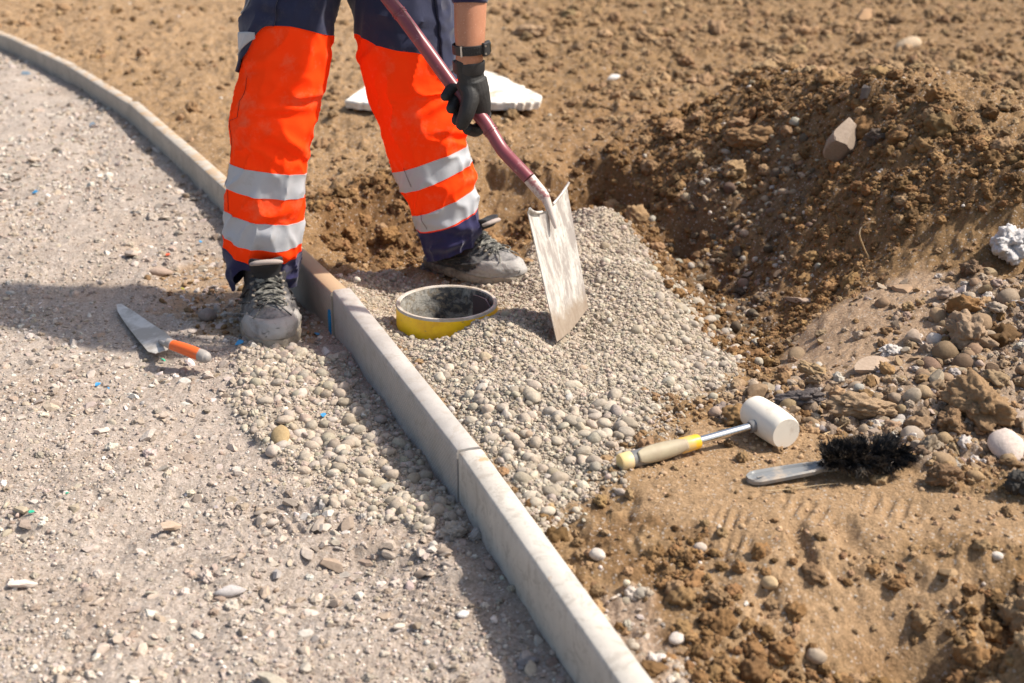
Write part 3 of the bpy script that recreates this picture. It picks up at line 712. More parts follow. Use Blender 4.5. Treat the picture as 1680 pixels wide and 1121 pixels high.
# ------------------------------------------------------------------ pipe
def pipe_mats():
    m, t, b = newmat('pipe_yellow'); v = geo(t)
    c = mix(t, ramp(t, noise_(t, 14, 5, .7, v), .5, .68), (1.0, .62, .012), (.85, .46, .02))
    sc = N(t, 'ShaderNodeMapping'); sc.inputs['Scale'].default_value = (30, 30, 60); t.links.new(v, sc.inputs[0])
    c = mix(t, ramp(t, noise_(t, 1.2, 5, .7, sc.outputs[0]), .6, .68), c, (.34, .22, .12))
    t.links.new(c, b.inputs['Base Color']); b.inputs['Roughness'].default_value = .42
    m2, t, b = newmat('pipe_inside'); v = geo(t)
    c = mix(t, ramp(t, noise_(t, 16, 6, .7, v, .5), .42, .56), (.05, .048, .05), (.38, .36, .32))
    c = mix(t, ramp(t, noise_(t, 70, 5, .7, v), .5, .62), c, (.22, .18, .13))
    t.links.new(c, b.inputs['Base Color']); b.inputs['Roughness'].default_value = .6
    bump(t, b, noise_(t, 60, 5, .6, v), .8, .004)
    return m, m2
M_py, M_pin = pipe_mats()
M_rim = simple('pipe_rim', (.50, .45, .40), .75, scale=60, var=.3, dirt=(.40, .33, .25), damt=(.45, .6), dscale=25, coords=geo)
M_mortar = stone_mat('mortar_smear', 'obj')
pipe = empty('inspection_pipe', tuple(PIPE)); tag(pipe, 'open yellow plastic pipe end set upright in the beige mortar next to the kerb', 'pipe')
def ringz(r, z, n=72, wob=0, seed=0): return [(r * math.cos(a) * (1 + wob * mnoise.noise(Vector((math.cos(a) * 2, math.sin(a) * 2, z * 20 + seed)))), r * math.sin(a) * (1 + wob * mnoise.noise(Vector((math.cos(a) * 2, math.sin(a) * 2, z * 20 + seed)))), z) for a in [2 * math.pi * k / n for k in range(n)]]
m = MB().loft([ringz(PIPE_R, -.3), ringz(PIPE_R, -.05), ringz(PIPE_R, -.006)], cap=False); m.build('outer_wall', M_py, pipe)
m = MB().loft([ringz(PIPE_R, -.006), ringz(PIPE_R - .0015, 0), ringz(PIPE_R - .009, .0), ringz(PIPE_R - .011, -.003)], cap=False); m.build('rim', M_rim, pipe)
rg_ = [ringz(PIPE_R - .011, -.003)] + [ringz(PIPE_R - .0125, -.003 - .012 * k, 72, .025, 3) for k in range(1, 25)]
m = MB().loft(rg_, cap=False); m.build('inner_wall', M_pin, pipe)
# a shard of liner leaning inside the right of the pipe
M_lin = simple('dark_liner', (.045, .03, .04), .5, coords=geo)
a0 = R(28); pts = []
m = MB()
outer = []
for (aa, zt, rr) in ((R(52), -.012, .104), (R(38), -.008, .100), (R(20), -.006, .103), (R(2), -.014, .108), (R(-14), -.03, .110)):
    outer.append((rr * math.cos(aa), rr * math.sin(aa), zt))
m.loft([[p, (p[0] * .97, p[1] * .97, p[2]), (p[0] * .93, p[1] * .93, -.24), (p[0] * .97, p[1] * .97, -.24)] for p in outer]); m.build('liner_flap', M_lin, pipe, True)

# ------------------------------------------------------------------ white slab behind the worker
M_slab = simple('white_board', (.80, .76, .70), .8, scale=30, var=.16, bmp=.8, bdist=.008, dirt=(.42, .33, .23), damt=(.50, .66), dscale=9)
bp = [P(a, b, .062) for a, b in [(566,163),(600,137),(660,131),(730,121),(789,116),(808,121),(835,133),(862,148),(889,160),(884,171),(860,172),(820,171),(780,168),(735,170),(690,170),(640,168),(600,168)]]
ctr = sum(bp) / len(bp)
slab = empty('white_board', tuple(ctr)); tag(slab, 'white chipped board lying flat on the soil behind the worker', 'board')
pts = []
for i in range(len(bp)):
    a, b = bp[i], bp[(i + 1) % len(bp)]
    for k in range(5): p = a + (b - a) * k / 5; pts.append((p[0] - ctr[0] + random.uniform(-.006, .006), p[1] - ctr[1] + random.uniform(-.008, .008)))
def rng_(z, s=1.0): return [(x * s, y * s, z + .018 * x) for x, y in pts]
MB().loft([rng_(-.028, .985), rng_(-.004), rng_(.003, .992)]).build('panel', M_slab, slab, False)
for k in range(6):
    ch = MB()
    i = random.randrange(len(pts)); ch.ball((pts[i][0] * .97, pts[i][1] * .97, .002 + .018 * pts[i][0]), random.uniform(.008, .02), 8, (1.3, 1, .35))
    ch.build('chip', M_slab, slab, True)

# ------------------------------------------------------------------ trousers
def cloth(name, col, coln, rough=.8, weave=900, dirt=None, damt=(.6, .75), dscale=7, gain=1.0, sheen=.2):
    m, t, b = newmat(name); v = geo(t)
    n = noise_(t, 6, 5, .6, v); c = mix(t, n, col, coln)
    if dirt: c = mix(t, ramp(t, noise_(t, dscale, 6, .7, v), damt[0], damt[1]), c, dirt)
    t.links.new(c, b.inputs['Base Color']); b.inputs['Roughness'].default_value = rough; b.inputs['Specular IOR Level'].default_value = .15
    b.inputs['Sheen Weight'].default_value = sheen
    p = bump(t, b, noise_(t, weave, 2, .5, v), .25, .0004); bump(t, b, noise_(t, 28, 4, .6, v), .35, .003, p)
    return m
def orange_mat():
    m, t, b = newmat('hi_vis_orange'); v = geo(t); t.nodes.remove(b)
    d = N(t, 'ShaderNodeBsdfDiffuse'); tr = N(t, 'ShaderNodeBsdfTranslucent'); mx = N(t, 'ShaderNodeMixShader'); mx.inputs[0].default_value = .08
    n = noise_(t, 7, 5, .6, v)
    mul = N(t, 'ShaderNodeVectorMath', operation='SCALE'); mul.inputs['Scale'].default_value = 1.35
    c = mix(t, n, (1.0, .044, .006), (1.0, .062, .010))
    t.links.new(c, mul.inputs[0])
    dn = ramp(t, noise_(t, 11, 7, .75, v), .52, .74)
    c2 = mix(t, dn, mul.outputs[0], (.95, .16, .07))
    t.links.new(c2, d.inputs[0]); t.links.new(c2, tr.inputs[0])
    o = [x for x in t.nodes if x.type == 'OUTPUT_MATERIAL'][0]
    t.links.new(d.outputs[0], mx.inputs[1]); t.links.new(tr.outputs[0], mx.inputs[2]); t.links.new(mx.outputs[0], o.inputs[0])
    bp1 = N(t, 'ShaderNodeBump'); bp1.inputs['Strength'].default_value = .3; bp1.inputs['Distance'].default_value = .0004; t.links.new(noise_(t, 900, 2, .5, v), bp1.inputs['Height'])
    bp2 = N(t, 'ShaderNodeBump'); bp2.inputs['Strength'].default_value = .45; bp2.inputs['Distance'].default_value = .004; t.links.new(noise_(t, 24, 4, .6, v), bp2.inputs['Height']); t.links.new(bp1.outputs[0], bp2.inputs['Normal'])
    t.links.new(bp2.outputs[0], d.inputs['Normal'])
    return m
M_or = orange_mat()
M_navy = cloth('navy_cloth', (.022, .026, .058), (.032, .036, .075), dirt=(.09, .085, .10), damt=(.55, .75))
M_hem = cloth('navy_hem', (.018, .016, .062), (.028, .026, .085), dirt=(.12, .10, .09), damt=(.62, .8))
M_band = cloth('reflective_tape', (.42, .43, .46), (.50, .51, .54), rough=.45, weave=1400, dirt=(.36, .33, .31), damt=(.6, .75), sheen=0)
M_thread = simple('dark_thread', (.10, .02, .01), .8, bmp=0)
M_grey = simple('grey_piping', (.35, .36, .40), .6, bmp=0)

def catmull_rows(rows, ys):
    rows = np.array(rows, float); out = []
    yk = rows[:, 0]
    for y in ys:
        i = int(np.clip(np.searchsorted(yk, y) - 1, 0, len(yk) - 2)); t = (y - yk[i]) / (yk[i + 1] - yk[i])
        p0 = rows[max(i - 1, 0)]; p1 = rows[i]; p2 = rows[i + 1]; p3 = rows[min(i + 2, len(rows) - 1)]
        m1 = (p2 - p0) / max(1e-6, (p2[0] - p0[0])) * (p2[0] - p1[0]); m2 = (p3 - p1) / max(1e-6, (p3[0] - p1[0])) * (p2[0] - p1[0])
        h = (2 * t**3 - 3 * t**2 + 1) * p1 + (t**3 - 2 * t**2 + t) * m1 + (-2 * t**3 + 3 * t**2) * p2 + (t**3 - t**2) * m2
        out.append(h[1:])
    return np.array(out)
class Leg:
    def __init__(s, rows, folds, seed):       # rows: y, xl, xr, Y, depth ratio
        s.ys = np.linspace(rows[0][0], rows[-1][0], 420); s.r = catmull_rows(rows, s.ys); s.folds = folds; s.seed = seed
        s.C = np.array([A((a + b) / 2, y, Y) for y, (a, b, Y, k) in zip(s.ys, s.r)])
        s.Tn = np.gradient(s.C, axis=0); 
        for _ in range(12): s.Tn[1:-1] = (s.Tn[:-2] + s.Tn[1:-1] + s.Tn[2:]) / 3
        s.Tn /= np.linalg.norm(s.Tn, axis=1)[:, None]
    def pt(s, y, a, off=0):
        i = np.clip((y - s.ys[0]) / (s.ys[-1] - s.ys[0]) * (len(s.ys) - 1), 0, len(s.ys) - 1.001); k = int(i); f = i - k
        L = lambda arr: arr[k] * (1 - f) + arr[k + 1] * f
        c = L(s.C); t = L(s.Tn); xl, xr, Y, dr = L(s.r)
        zc = depth(c); u = np.array((1., 0, 0)); u = u - t * (u @ t); u /= np.linalg.norm(u); v = np.cross(t, u)
        if v[1] > 0: v = -v                       # v towards the camera
        w = (xr - xl) / 2 / FPX * zc * abs(u[0])
        ca, sa = math.cos(a), math.sin(a)         # a: 0 = right, 90 = towards camera
        n = u * ca + v * sa
        ex = 1.0
        p = c + u * w * ca + v * w * dr * sa
        # folds
        g = s.seed; q = Vector((ca * 1.3 + g, sa * 1.3, y * .012))
        rv = 1 - 2 * abs(mnoise.noise(Vector((ca * 1.8 + g, sa * 1.8 + y * .010, y * .022 + ca * .8))))
        d = .010 * mnoise.noise(q) + .0085 * rv * abs(rv)
        d += .0012 * mnoise.noise(Vector((ca * 5, sa * 5 + g, y * .05)))
        for (fy, fa, wa, wy, amp, tilt) in s.folds:
            da = (a - fa + math.pi) % (2 * math.pi) - math.pi
            yy = y - fy - tilt * da
            d += 1.35 * amp * math.exp(-(da / wa) ** 2) * (math.exp(-(yy / wy) ** 2) - .6 * math.exp(-((yy - wy * 1.7) / wy) ** 2))
        d = d if abs(d) < .02 else math.copysign(.02, d)
        return p + n * (d + off)
    def section(s, name, mat, parent, lo, hi, n=60, m=96, off=0.0, a0=None, a1=None, lip=0, label=None, thick=.0015):
        fl = (lambda a: lo) if not callable(lo) else lo; fh = (lambda a: hi) if not callable(hi) else hi
        full = a0 is None
        aa = [2 * math.pi * k / m for k in range(m)] if full else [a0 + (a1 - a0) * k / (m - 1) for k in range(m)]
        rings = [[s.pt(fl(a) + (fh(a) - fl(a)) * i / n, a, off) for a in aa] for i in range(n + 1)]
        if lip:      # turned edge at both ends
            rings = [[s.pt(fl(a), a, off - lip) for a in aa]] + rings + [[s.pt(fh(a), a, off - lip) for a in aa]]
        b = MB().loft(rings, cap=False, close=full)
        if not full and lip:
            pass
        o = b.build(name, mat, parent)
        if not full:
            md = o.modifiers.new('t', 'SOLIDIFY'); md.thickness = .003; md.offset = 0
        if label: tag(o, label)
        return o
rowsL = [(-330,452,608,3.46,1.0),(-200,430,592,3.46,1.0),(-100,420,572,3.44,.98),(0,412,553,3.41,.95),(50,405,546,3.39,.95),(100,400,537,3.37,.95),(150,393,527,3.35,.95),(200,386,517,3.33,.95),(272,378,502,3.31,.92),(310,376,500,3.31,.92),(350,373,494,3.31,.92),(390,371,489,3.31,.92),(420,372,487,3.325,.90),(450,378,484,3.335,.85),(475,388,480,3.34,.8)]
rowsR = [(-330,500,700,3.50,1.0),(-200,540,710,3.49,1.0),(-100,560,722,3.48,.98),(0,576,736,3.46,.95),(50,583,742,3.46,.95),(100,592,749,3.46,.95),(150,605,757,3.47,.93),(200,622,765,3.465,.92),(255,641,770,3.46,.92),(290,653,777,3.455,.92),(330,668,784,3.455,.9),(355,680,785,3.455,.9),(380,689,783,3.455,.9),(405,697,776,3.455,.9),(430,706,766,3.455,.85)]
PI2 = math.pi / 2
foldsL = [(225,R(60),.9,9,.008,-16),(180,R(80),.8,7,.006,14),(245,R(100),.7,8,.006,-24),(150,R(40),.6,7,.005,20),(110,R(110),.7,9,.004,10),(372,R(75),.35,14,.006,0),(395,R(50),.5,6,.005,-12),(330,R(60),.5,10,.004,18),(435,R(90),.9,6,.006,8),(25,R(100),.8,9,.006,-14)]
foldsR = [(195,R(20),.7,8,.008,18),(222,R(30),.7,7,.008,-16),(175,R(60),.5,8,.005,12),(130,R(80),.6,9,.003,-12),(275,R(30),.5,8,.004,10),(305,R(10),.6,7,.005,-10),(365,R(60),.9,8,.007,-14),(392,R(90),.9,7,.007,12),(60,R(70),.5,10,.006,30),(20,R(90),.6,9,.005,-16)]
LL = Leg(rowsL, foldsL, 3.1); LR = Leg(rowsR, foldsR, 8.7)
person = empty('person', (-.42, 3.44, -.1)); tag(person, 'person in orange and navy work trousers with black gloves bending to hold a spade', 'person')
def keep(o):
    o.matrix_parent_inverse = person.matrix_world.inverted(); return o
person_kids = []
bpy.context.view_layer.update()
PK = empty('trousers'); PK.parent = person; PK.location = (.42, -3.44, .1)      # children keep world coordinates
def mixa(a, l, r): return l + (r - l) * (math.cos(a) + 1) / 2
bL = lambda a: mixa(a, 60, 46) + 3 * math.sin(3 * a)
bR = lambda a: (mixa(a, 43, 100) + 34 * sstep(.72, .9, math.cos(a)) + 2 * math.sin(4 * a)) if math.sin(a) > -.3 else 90
LL.section('upper_leg', M_navy, PK, -330, lambda a: bL(a) + 1, 44, off=.001, lip=.002)
LR.section('upper_leg', M_navy, PK, -330, lambda a: bR(a) + 1, 44, off=.001, lip=.002)
LL.section('lower_leg', M_or, PK, bL, 408, 150, 128)
LR.section('lower_leg', M_or, PK, bR, lambda a: mixa(a, 376, 352), 150, 128)
LL.section('hem', M_hem, PK, 405, lambda a: 465 - 44 * sstep(.55, .95, math.sin(a)) + 4 * math.cos(a * 2), 30, off=.0015, lip=.002)
LR.section('hem', M_hem, PK, lambda a: mixa(a, 373, 350), lambda a: mixa(a, 428, 396), 30, off=.0015, lip=.002)
for (leg, lo, hi) in ((LL, (274, 273), (311, 309)), (LL, (352, 350), (389, 387)), (LR, (266, 250), (298, 283)), (LR, (337, 318), (370, 348))):
    f = lambda a, q=lo: mixa(a, *q); g = lambda a, q=hi: mixa(a, *q)
    leg.section('reflective_band', M_band, PK, f, g, 14, 128, off=.0016, lip=.0016)
# side seam stitches, pocket with its own reflective strip
LL.section('side_pocket', M_navy, PK, -60, lambda a: 134 - 80 * sstep(R(172), R(104), a), 40, 40, off=.009, a0=R(100), a1=R(215))
LL.section('pocket_strip', M_band, PK, lambda a: 66 + 2 * sstep(R(190), R(140), a), lambda a: 107 - 30 * sstep(R(165), R(120), a), 8, 16, off=.0125, a0=R(124), a1=R(212))
LL.section('pocket_piping', M_grey, PK, lambda a: 36 - 70 * abs((a - R(160)) / R(40)) ** 2.2, lambda a: 39 - 70 * abs((a - R(160)) / R(40)) ** 2.2, 1, 24, off=.0125, a0=R(122), a1=R(198))
LR.section('side_pocket', M_navy, PK, -60, lambda a: 128 - 12 * math.cos(a), 30, 30, off=.006, a0=R(-30), a1=R(42))
sm = MB().tube([LL.pt(y, R(138) + .05 * math.sin(y / 30), .0012) for y in range(138, 205, 6)] + [LL.pt(y, R(158), .0012) for y in range(212, 272, 6)], .0007, 5, 1)
sm.build('seam', M_thread, PK); sm = MB()
sm.tube([LL.pt(y, R(153), .0012) for y in range(313, 350, 6)], .0007, 5, 1); sm.build('seam', M_thread, PK); sm = MB().tube([LL.pt(y, R(158), .0035) for y in range(274, 311, 5)], .0005, 5, 1)
sm.build('seam', M_thread, PK)
sm = MB().tube([LR.pt(y, R(128), .0032) for y in range(258, 292, 5)], .0006, 5, 1); sm.build('seam', M_thread, PK)
sm = MB().tube([LR.pt(y, R(125), .0032) for y in range(330, 363, 5)], .0006, 5, 1)
sm.build('seam', M_thread, PK)
# seat of the trousers
hip = MB(); rr = []
for (x, Y, z, wx, wy) in ((-.44, 3.46, .74, .13, .10), (-.435, 3.47, .82, .185, .125), (-.43, 3.48, .90, .19, .13), (-.415, 3.46, 1.0, .175, .12), (-.40, 3.43, 1.06, .165, .11)):
    rr.append([(x + wx * math.cos(a), Y + wy * math.sin(a), z) for a in [2 * math.pi * k / 48 for k in range(48)]])
hip.loft(rr).build('seat', M_navy, PK, subsurf=1)

# ------------------------------------------------------------------ body, jacket, arms
M_skin = None
def skin_mat():
    m, t, b = newmat('skin'); v = geo(t)
    c = mix(t, noise_(t, 40, 5, .65, v), (.40, .165, .09), (.53, .25, .15))
    c = mix(t, ramp(t, noise_(t, 260, 3, .6, v), .62, .72), c, (.66, .42, .32))
    t.links.new(c, b.inputs['Base Color']); b.inputs['Roughness'].default_value = .5
    b.inputs['Subsurface Weight'].default_value = .12; b.inputs['Subsurface Radius'].default_value = (.01, .004, .002); b.inputs['Subsurface Scale'].default_value = .3
    bump(t, b, noise_(t, 350, 3, .6, v), .25, .0006); return m
M_skin = skin_mat()
YH = 3.10
W0 = A(772, -14, YH + .02); W1 = A(771, 50, YH + .005); W2 = A(771, 84, YH); W3 = A(769, 104, YH)
elbow = np.array((-.12, 3.20, .99)); shl = np.array((-.14, 3.36, 1.26)); shr = np.array((-.58, 3.44, 1.28))
rh = np.array((-.475, 3.36, .925)); elr = np.array((-.72, 3.40, 1.0))
body = MB()
pw = lambda r: r / FPX * 3.13
body.tube([shl, elbow, A(772, -100, YH + .06), W0, W1, W2, W3, A(770, 112, YH)], [.055, .044, pw(33), pw(29.5), pw(27.5), pw(25), pw(24), pw(22)], 20, 6, .86)
body.tube([shr, elr, rh], [.055, .045, .028], 16, 6)
body.tube([shr, (shr + shl) / 2 + np.array((0, .03, .03)), shl], [.06, .085, .06], 16, 6)
body.tube([(-.43, 3.47, .86), (-.40, 3.46, 1.05), (-.365, 3.42, 1.25)], [.14, .13, .14], 20, 6, .75)
body.tube([(-.36, 3.40, 1.26), (-.34, 3.33, 1.38), (-.335, 3.29, 1.45)], [.06, .052, .06], 16, 4)
body.ball((-.33, 3.25, 1.50), .092, 24, (.85, 1.08, 1.22))                                   # head, bent towards the work
body.tube([(-.33, 3.155, 1.51), (-.325, 3.13, 1.475), (-.325, 3.15, 1.465)], [.009, .016, .011], 10, 3)  # nose
for s_ in (-1, 1): body.ball((-.33 + s_ * .082, 3.275, 1.49), .024, 12, (.35, .8, 1.3)); body.ball((-.33 + s_ * .03, 3.165, 1.515), .013, 10)
body.tube([(-.35, 3.15, 1.43), (-.33, 3.143, 1.428), (-.31, 3.15, 1.43)], .006, 8, 3)
for (leg, yt, yb) in ((LL, -100, 440), (LR, -100, 395)):
    cs = [leg.C[int(np.clip((y - leg.ys[0]) / (leg.ys[-1] - leg.ys[0]) * 419, 0, 419))] for y in (yt, 60, 190, 300, yb)]
    body.tube([(-.43, 3.47, .82)] + cs, [.09, .075, .065, .052, .048, .034], 16, 6)
o = body.build('body', M_skin, person, remesh=.007, smoothit=4); o.location = (.42, -3.44, .1)
jk = MB()
jk.tube([(-.425, 3.46, .93), (-.40, 3.46, 1.05), (-.365, 3.42, 1.24), (-.355, 3.40, 1.33)], [.175, .165, .175, .10], 28, 6, .72)
jk.tube([shl, elbow, A(772, -100, YH + .06), A(771, -25, YH + .02), A(771, 6, YH + .01)], [.078, .06, pw(36), pw(33.5), pw(31)], 24, 6, .9)
jk.tube([shr, elr, elr * .3 + rh * .7], [.078, .06, .046], 20, 6)
jk.tube([shr, (shr + shl) / 2 + np.array((0, .03, .03)), shl], [.085, .105, .085], 20, 6)
o = jk.build('jacket', M_hem, person, remesh=.006, smoothit=3); o.location = (.42, -3.44, .1)
hd = MB(); hd.ball((-.33, 3.262, 1.525), .1, 24, (.86, 1.02, 1.08))
o = hd.build('hair', simple('dark_hair', (.03, .02, .015), .7), person); o.location = (.42, -3.44, .1); o.scale = (1, 1, 1)

# ------------------------------------------------------------------ watch
M_rub = simple('black_rubber', (.022, .022, .024), .5, scale=200, var=.2, bmp=.1)
M_steel = simple('brushed_metal', (.55, .54, .52), .35, 1.0, var=.1, scale=60)
wt = empty('wristwatch', tuple(A(771, 79, YH))); tag(wt, 'black digital wristwatch on the worker\'s lower wrist above the glove', 'watch')
wt.rotation_euler = (R(4), R(-3), 0)
rw = pw(27.0)
def el(r, z, k=.88, n=64): return [(r * math.cos(a), r * k * math.sin(a), z) for a in [2 * math.pi * i / n for i in range(n)]]
hb = .0115
MB().loft([el(rw - .001, -hb), el(rw + .0022, -hb + .001), el(rw + .0028, 0), el(rw + .0022, hb - .001), el(rw - .001, hb)], cap=False).build('strap', M_rub, wt)
def arcbox(m, a, da, z0, z1, r0, r1, k=.88, n=5):
    A_ = [a - da + 2 * da * i / n for i in range(n + 1)]
    m.loft([[(r0 * math.cos(q), r0 * k * math.sin(q), z0), (r1 * math.cos(q), r1 * k * math.sin(q), z0), (r1 * math.cos(q), r1 * k * math.sin(q), z1), (r0 * math.cos(q), r0 * k * math.sin(q), z1)] for q in A_])
ho = MB()
for k in range(9):
    a = R(-108 + k * 8.5)
    for zz_ in (-.005, .0045): arcbox(ho, a, .035, zz_ - .0018, zz_ + .0018, rw, rw + .0045)
ho.build('strap_ribs', M_rub, wt, False)
bk = MB(); arcbox(bk, R(-116), .05, -.0125, .0125, rw, rw + .0052); bk.build('buckle', M_steel, wt, False)
cs_ = MB(); arcbox(cs_, R(-18), .45, -.0155, .0155, rw - .001, rw + .0085, n=8); cs_.build('case', M_rub, wt, False, bevel=.002)
cs_ = MB(); arcbox(cs_, R(2), .22, -.010, .010, rw + .007, rw + .0105, n=6); cs_.build('bezel', simple('watch_glass', (.05, .045, .03), .15), wt, False, bevel=.001)
cs_ = MB()
for zz_ in (-.009, .009): arcbox(cs_, R(-40), .04, zz_ - .002, zz_ + .002, rw + .005, rw + .011)
cs_.build('button', M_steel, wt, False)

# ------------------------------------------------------------------ spade
def spade_mats():
    m, t, b = newmat('shaft_paint'); v = geo(t)
    c = mix(t, noise_(t, 14, 5, .6, v), (.17, .030, .042), (.27, .062, .075))
    c = mix(t, ramp(t, noise_(t, 45, 6, .75, v, .4), .60, .72), c, (.42, .25, .25))
    t.links.new(c, b.inputs['Base Color']); b.inputs['Roughness'].default_value = .36; b.inputs['Specular IOR Level'].default_value = .6
    bump(t, b, noise_(t, 90, 4, .6, v), .2, .001)
    m2, t, b = newmat('blade_metal'); oc = objc(t)
    mp = N(t, 'ShaderNodeMapping'); mp.inputs['Scale'].default_value = (9, 9, 1.6); t.links.new(oc, mp.inputs[0])
    n = noise_(t, 4, 7, .72, mp.outputs[0], .3)
    c = mix(t, ramp(t, n, .42, .56), (.66, .63, .585), (.38, .34, .315))
    c = mix(t, ramp(t, noise_(t, 30, 5, .75, mp.outputs[0]), .60, .66), c, (.24, .17, .13))
    sx = N(t, 'ShaderNodeSeparateXYZ'); t.links.new(oc, sx.inputs[0])
    ad = N(t, 'ShaderNodeMath', operation='MULTIPLY_ADD'); ad.inputs[1].default_value = .13; t.links.new(noise_(t, 26, 5, .7, oc), ad.inputs[0]); 
    sb = N(t, 'ShaderNodeMath', operation='SUBTRACT'); t.links.new(sx.outputs[2], sb.inputs[0]); t.links.new(ad.outputs[0], sb.inputs[1]); ad.inputs[2].default_value = -.065
    mud = ramp(t, sb.outputs[0], .020, .062, (.85, .85, .85, 1), (0, 0, 0, 1))
    c = mix(t, mud, c, mix(t, noise_(t, 60, 4, .6, oc), (.22, .15, .10), (.42, .34, .26)))
    t.links.new(c, b.inputs['Base Color']); b.inputs['Roughness'].default_value = .42; b.inputs['Metallic'].default_value = .15
    bump(t, b, n, .3, .002)
    return m, m2
M_shaft, M_blade = spade_mats()
M_sock = simple('worn_socket', (.30, .12, .12), .5, scale=30, var=.2, dirt=(.56, .48, .44), damt=(.40, .50), dscale=22, coords=geo)
BLb = A(914, 561, 2.85); BRb = A(965, 505, 3.03); TLb = A(865, 343, 2.91); TRb = A(929, 300, 3.075)
Bo = (BLb + BRb) / 2
spade = empty('spade', tuple(Bo)); tag(spade, 'worn white bladed spade with a dark red shaft, its edge stuck in the mortar heap', 'spade')
mid_top = (TLb + TRb) / 2
wv = (BRb - BLb); wv /= np.linalg.norm(wv); lv = mid_top - Bo; lv /= np.linalg.norm(lv); nv_ = np.cross(wv, lv); nv_ /= np.linalg.norm(nv_)
if nv_[1] > 0: nv_ = -nv_
blade = MB(); nx, nz_ = 28, 40
front = []; back = []
for j in range(nz_ + 1):
    for i in range(nx + 1):
        s_ = i / nx; t_ = j / nz_ * 1.0
        top = TLb * (1 - s_) + TRb * s_; bot = BLb * (1 - s_) + BRb * s_
        sag = 0 if t_ < .85 else (t_ - .85) / .15
        p = bot + (top - bot) * t_
        p = p - lv * sag * .032 * (math.sin(math.pi * s_) ** .8)
        if t_ == 0: p = p - lv * .012 * math.sin(math.pi * s_)
        dish = .015 * (1 - (2 * s_ - 1) ** 2) * (.45 + .55 * t_)
        crown = .011 * math.exp(-((s_ - .5) / .10) ** 2) * sstep(.62, 1.0, t_)
        q = p - nv_ * dish + nv_ * crown
        if j == nz_: q = q + nv_ * .007
        front.append(q - Bo); back.append(q - nv_ * .0022 - Bo)
bv_, bf_ = [], []
def gi(i, j): return j * (nx + 1) + i
F = [(gi(i, j), gi(i + 1, j), gi(i + 1, j + 1), gi(i, j + 1)) for j in range(nz_) for i in range(nx)]
off_ = len(front); F += [(off_ + gi(i, j + 1), off_ + gi(i + 1, j + 1), off_ + gi(i + 1, j), off_ + gi(i, j)) for j in range(nz_) for i in range(nx)]
edge = [gi(i, 0) for i in range(nx + 1)] + [gi(nx, j) for j in range(1, nz_ + 1)] + [gi(i, nz_) for i in range(nx - 1, -1, -1)] + [gi(0, j) for j in range(nz_ - 1, 0, -1)]
F += [(edge[k], off_ + edge[k], off_ + edge[(k + 1) % len(edge)], edge[(k + 1) % len(edge)]) for k in range(len(edge))]
blade.add(front + back, F).build('blade', M_blade, spade)
te = [Vector(front[gi(i, nz_)]) for i in range(nx + 1)]
MB().tube(te[:11], .0034, 10, 1).build('tread', M_blade, spade); MB().tube(te[18:], .0034, 10, 1).build('tread', M_blade, spade)
tr_ = MB()
Sp = [A(600, -60, 3.26), A(638, 0, 3.235), A(657, 24, 3.22), A(703, 86, 3.18), A(748, 148, 3.14), A(791, 195, 3.10), A(806, 217, 3.085), A(825, 247, 3.06), A(848, 272, 3.03), A(868, 293, 3.01), A(889, 318, 3.0)]
dirS = (Sp[1] - Sp[4]); dirS /= np.linalg.norm(dirS)
top_h = Sp[1] + dirS * .34
Sp = [top_h, Sp[1] + dirS * .15] + Sp[1:]
pr = 11.3 / FPX * 3.2
neck = (TLb + TRb) / 2 - lv * .03 + nv_ * .006
loc = lambda L: [Vector(p) - Vector(Bo) for p in L]
MB().tube(loc(Sp[:-1]), [pr] * 6 + [pr * .98, pr * .95, pr * .93, pr * .93], 24, 6).build('shaft', M_shaft, spade)
MB().tube(loc([Sp[-2], Sp[-1], neck * .4 + Sp[-1] * .6, neck - lv * .05]), [pr * .92, pr * .86, pr * .66, pr * .25], 20, 6).build('socket', M_sock, spade)
for q, nm in ((A(657, 24, 3.22), 'collar'), (A(806, 217, 3.085), 'collar')):
    for k in (0, 1):
        c = Vector(q) - Vector(Bo) + Vector(dirS) * .007 * k
        MB().tube([c - Vector(dirS) * .0018, c + Vector(dirS) * .0018], pr + .0016, 24, 1).build(nm, M_shaft, spade)
gx = np.array((.8, .5, .25)); gx /= np.linalg.norm(gx)
MB().tube(loc([top_h - gx * .055, top_h, top_h + gx * .055]), .014, 16, 4).build('handle', M_shaft, spade)

# ------------------------------------------------------------------ gloves
def glove_mat():
    m, t, b = newmat('black_glove'); v = geo(t)
    c = mix(t, noise_(t, 30, 5, .65, v), (.016, .016, .017), (.040, .038, .037))
    c = mix(t, ramp(t, noise_(t, 50, 5, .7, v), .62, .78), c, (.10, .09, .08))
    t.links.new(c, b.inputs['Base Color']); b.inputs['Roughness'].default_value = .6; b.inputs['Specular IOR Level'].default_value = .35
    p = bump(t, b, noise_(t, 900, 2, .5, v), .3, .0004); bump(t, b, noise_(t, 70, 4, .6, v), .6, .003, p); return m
M_glove = glove_mat()
g = MB(); pf = lambda r: r / FPX * 3.12
Q = lambda x, y, d: A(x, y, YH + d)
g.tube([Q(769, 101, 0), Q(768, 109, 0), Q(772, 124, .0), Q(776, 142, -.004)], [pf(25.5), pf(24), pf(25), pf(24)], 20, 5, .72)
g.tube([Q(776, 132, .0), Q(781, 152, .002), Q(788, 172, .010), Q(791, 190, .018)], [pf(25), pf(25), pf(20), pf(15)], 20, 5, .8)   # back of the hand
g.tube([Q(762, 134, -.004), Q(771, 158, -.022), Q(766, 184, -.034), Q(758, 203, -.034)], [pf(16), pf(15), pf(13.5), pf(11)], 16, 6)   # thumb over the shaft
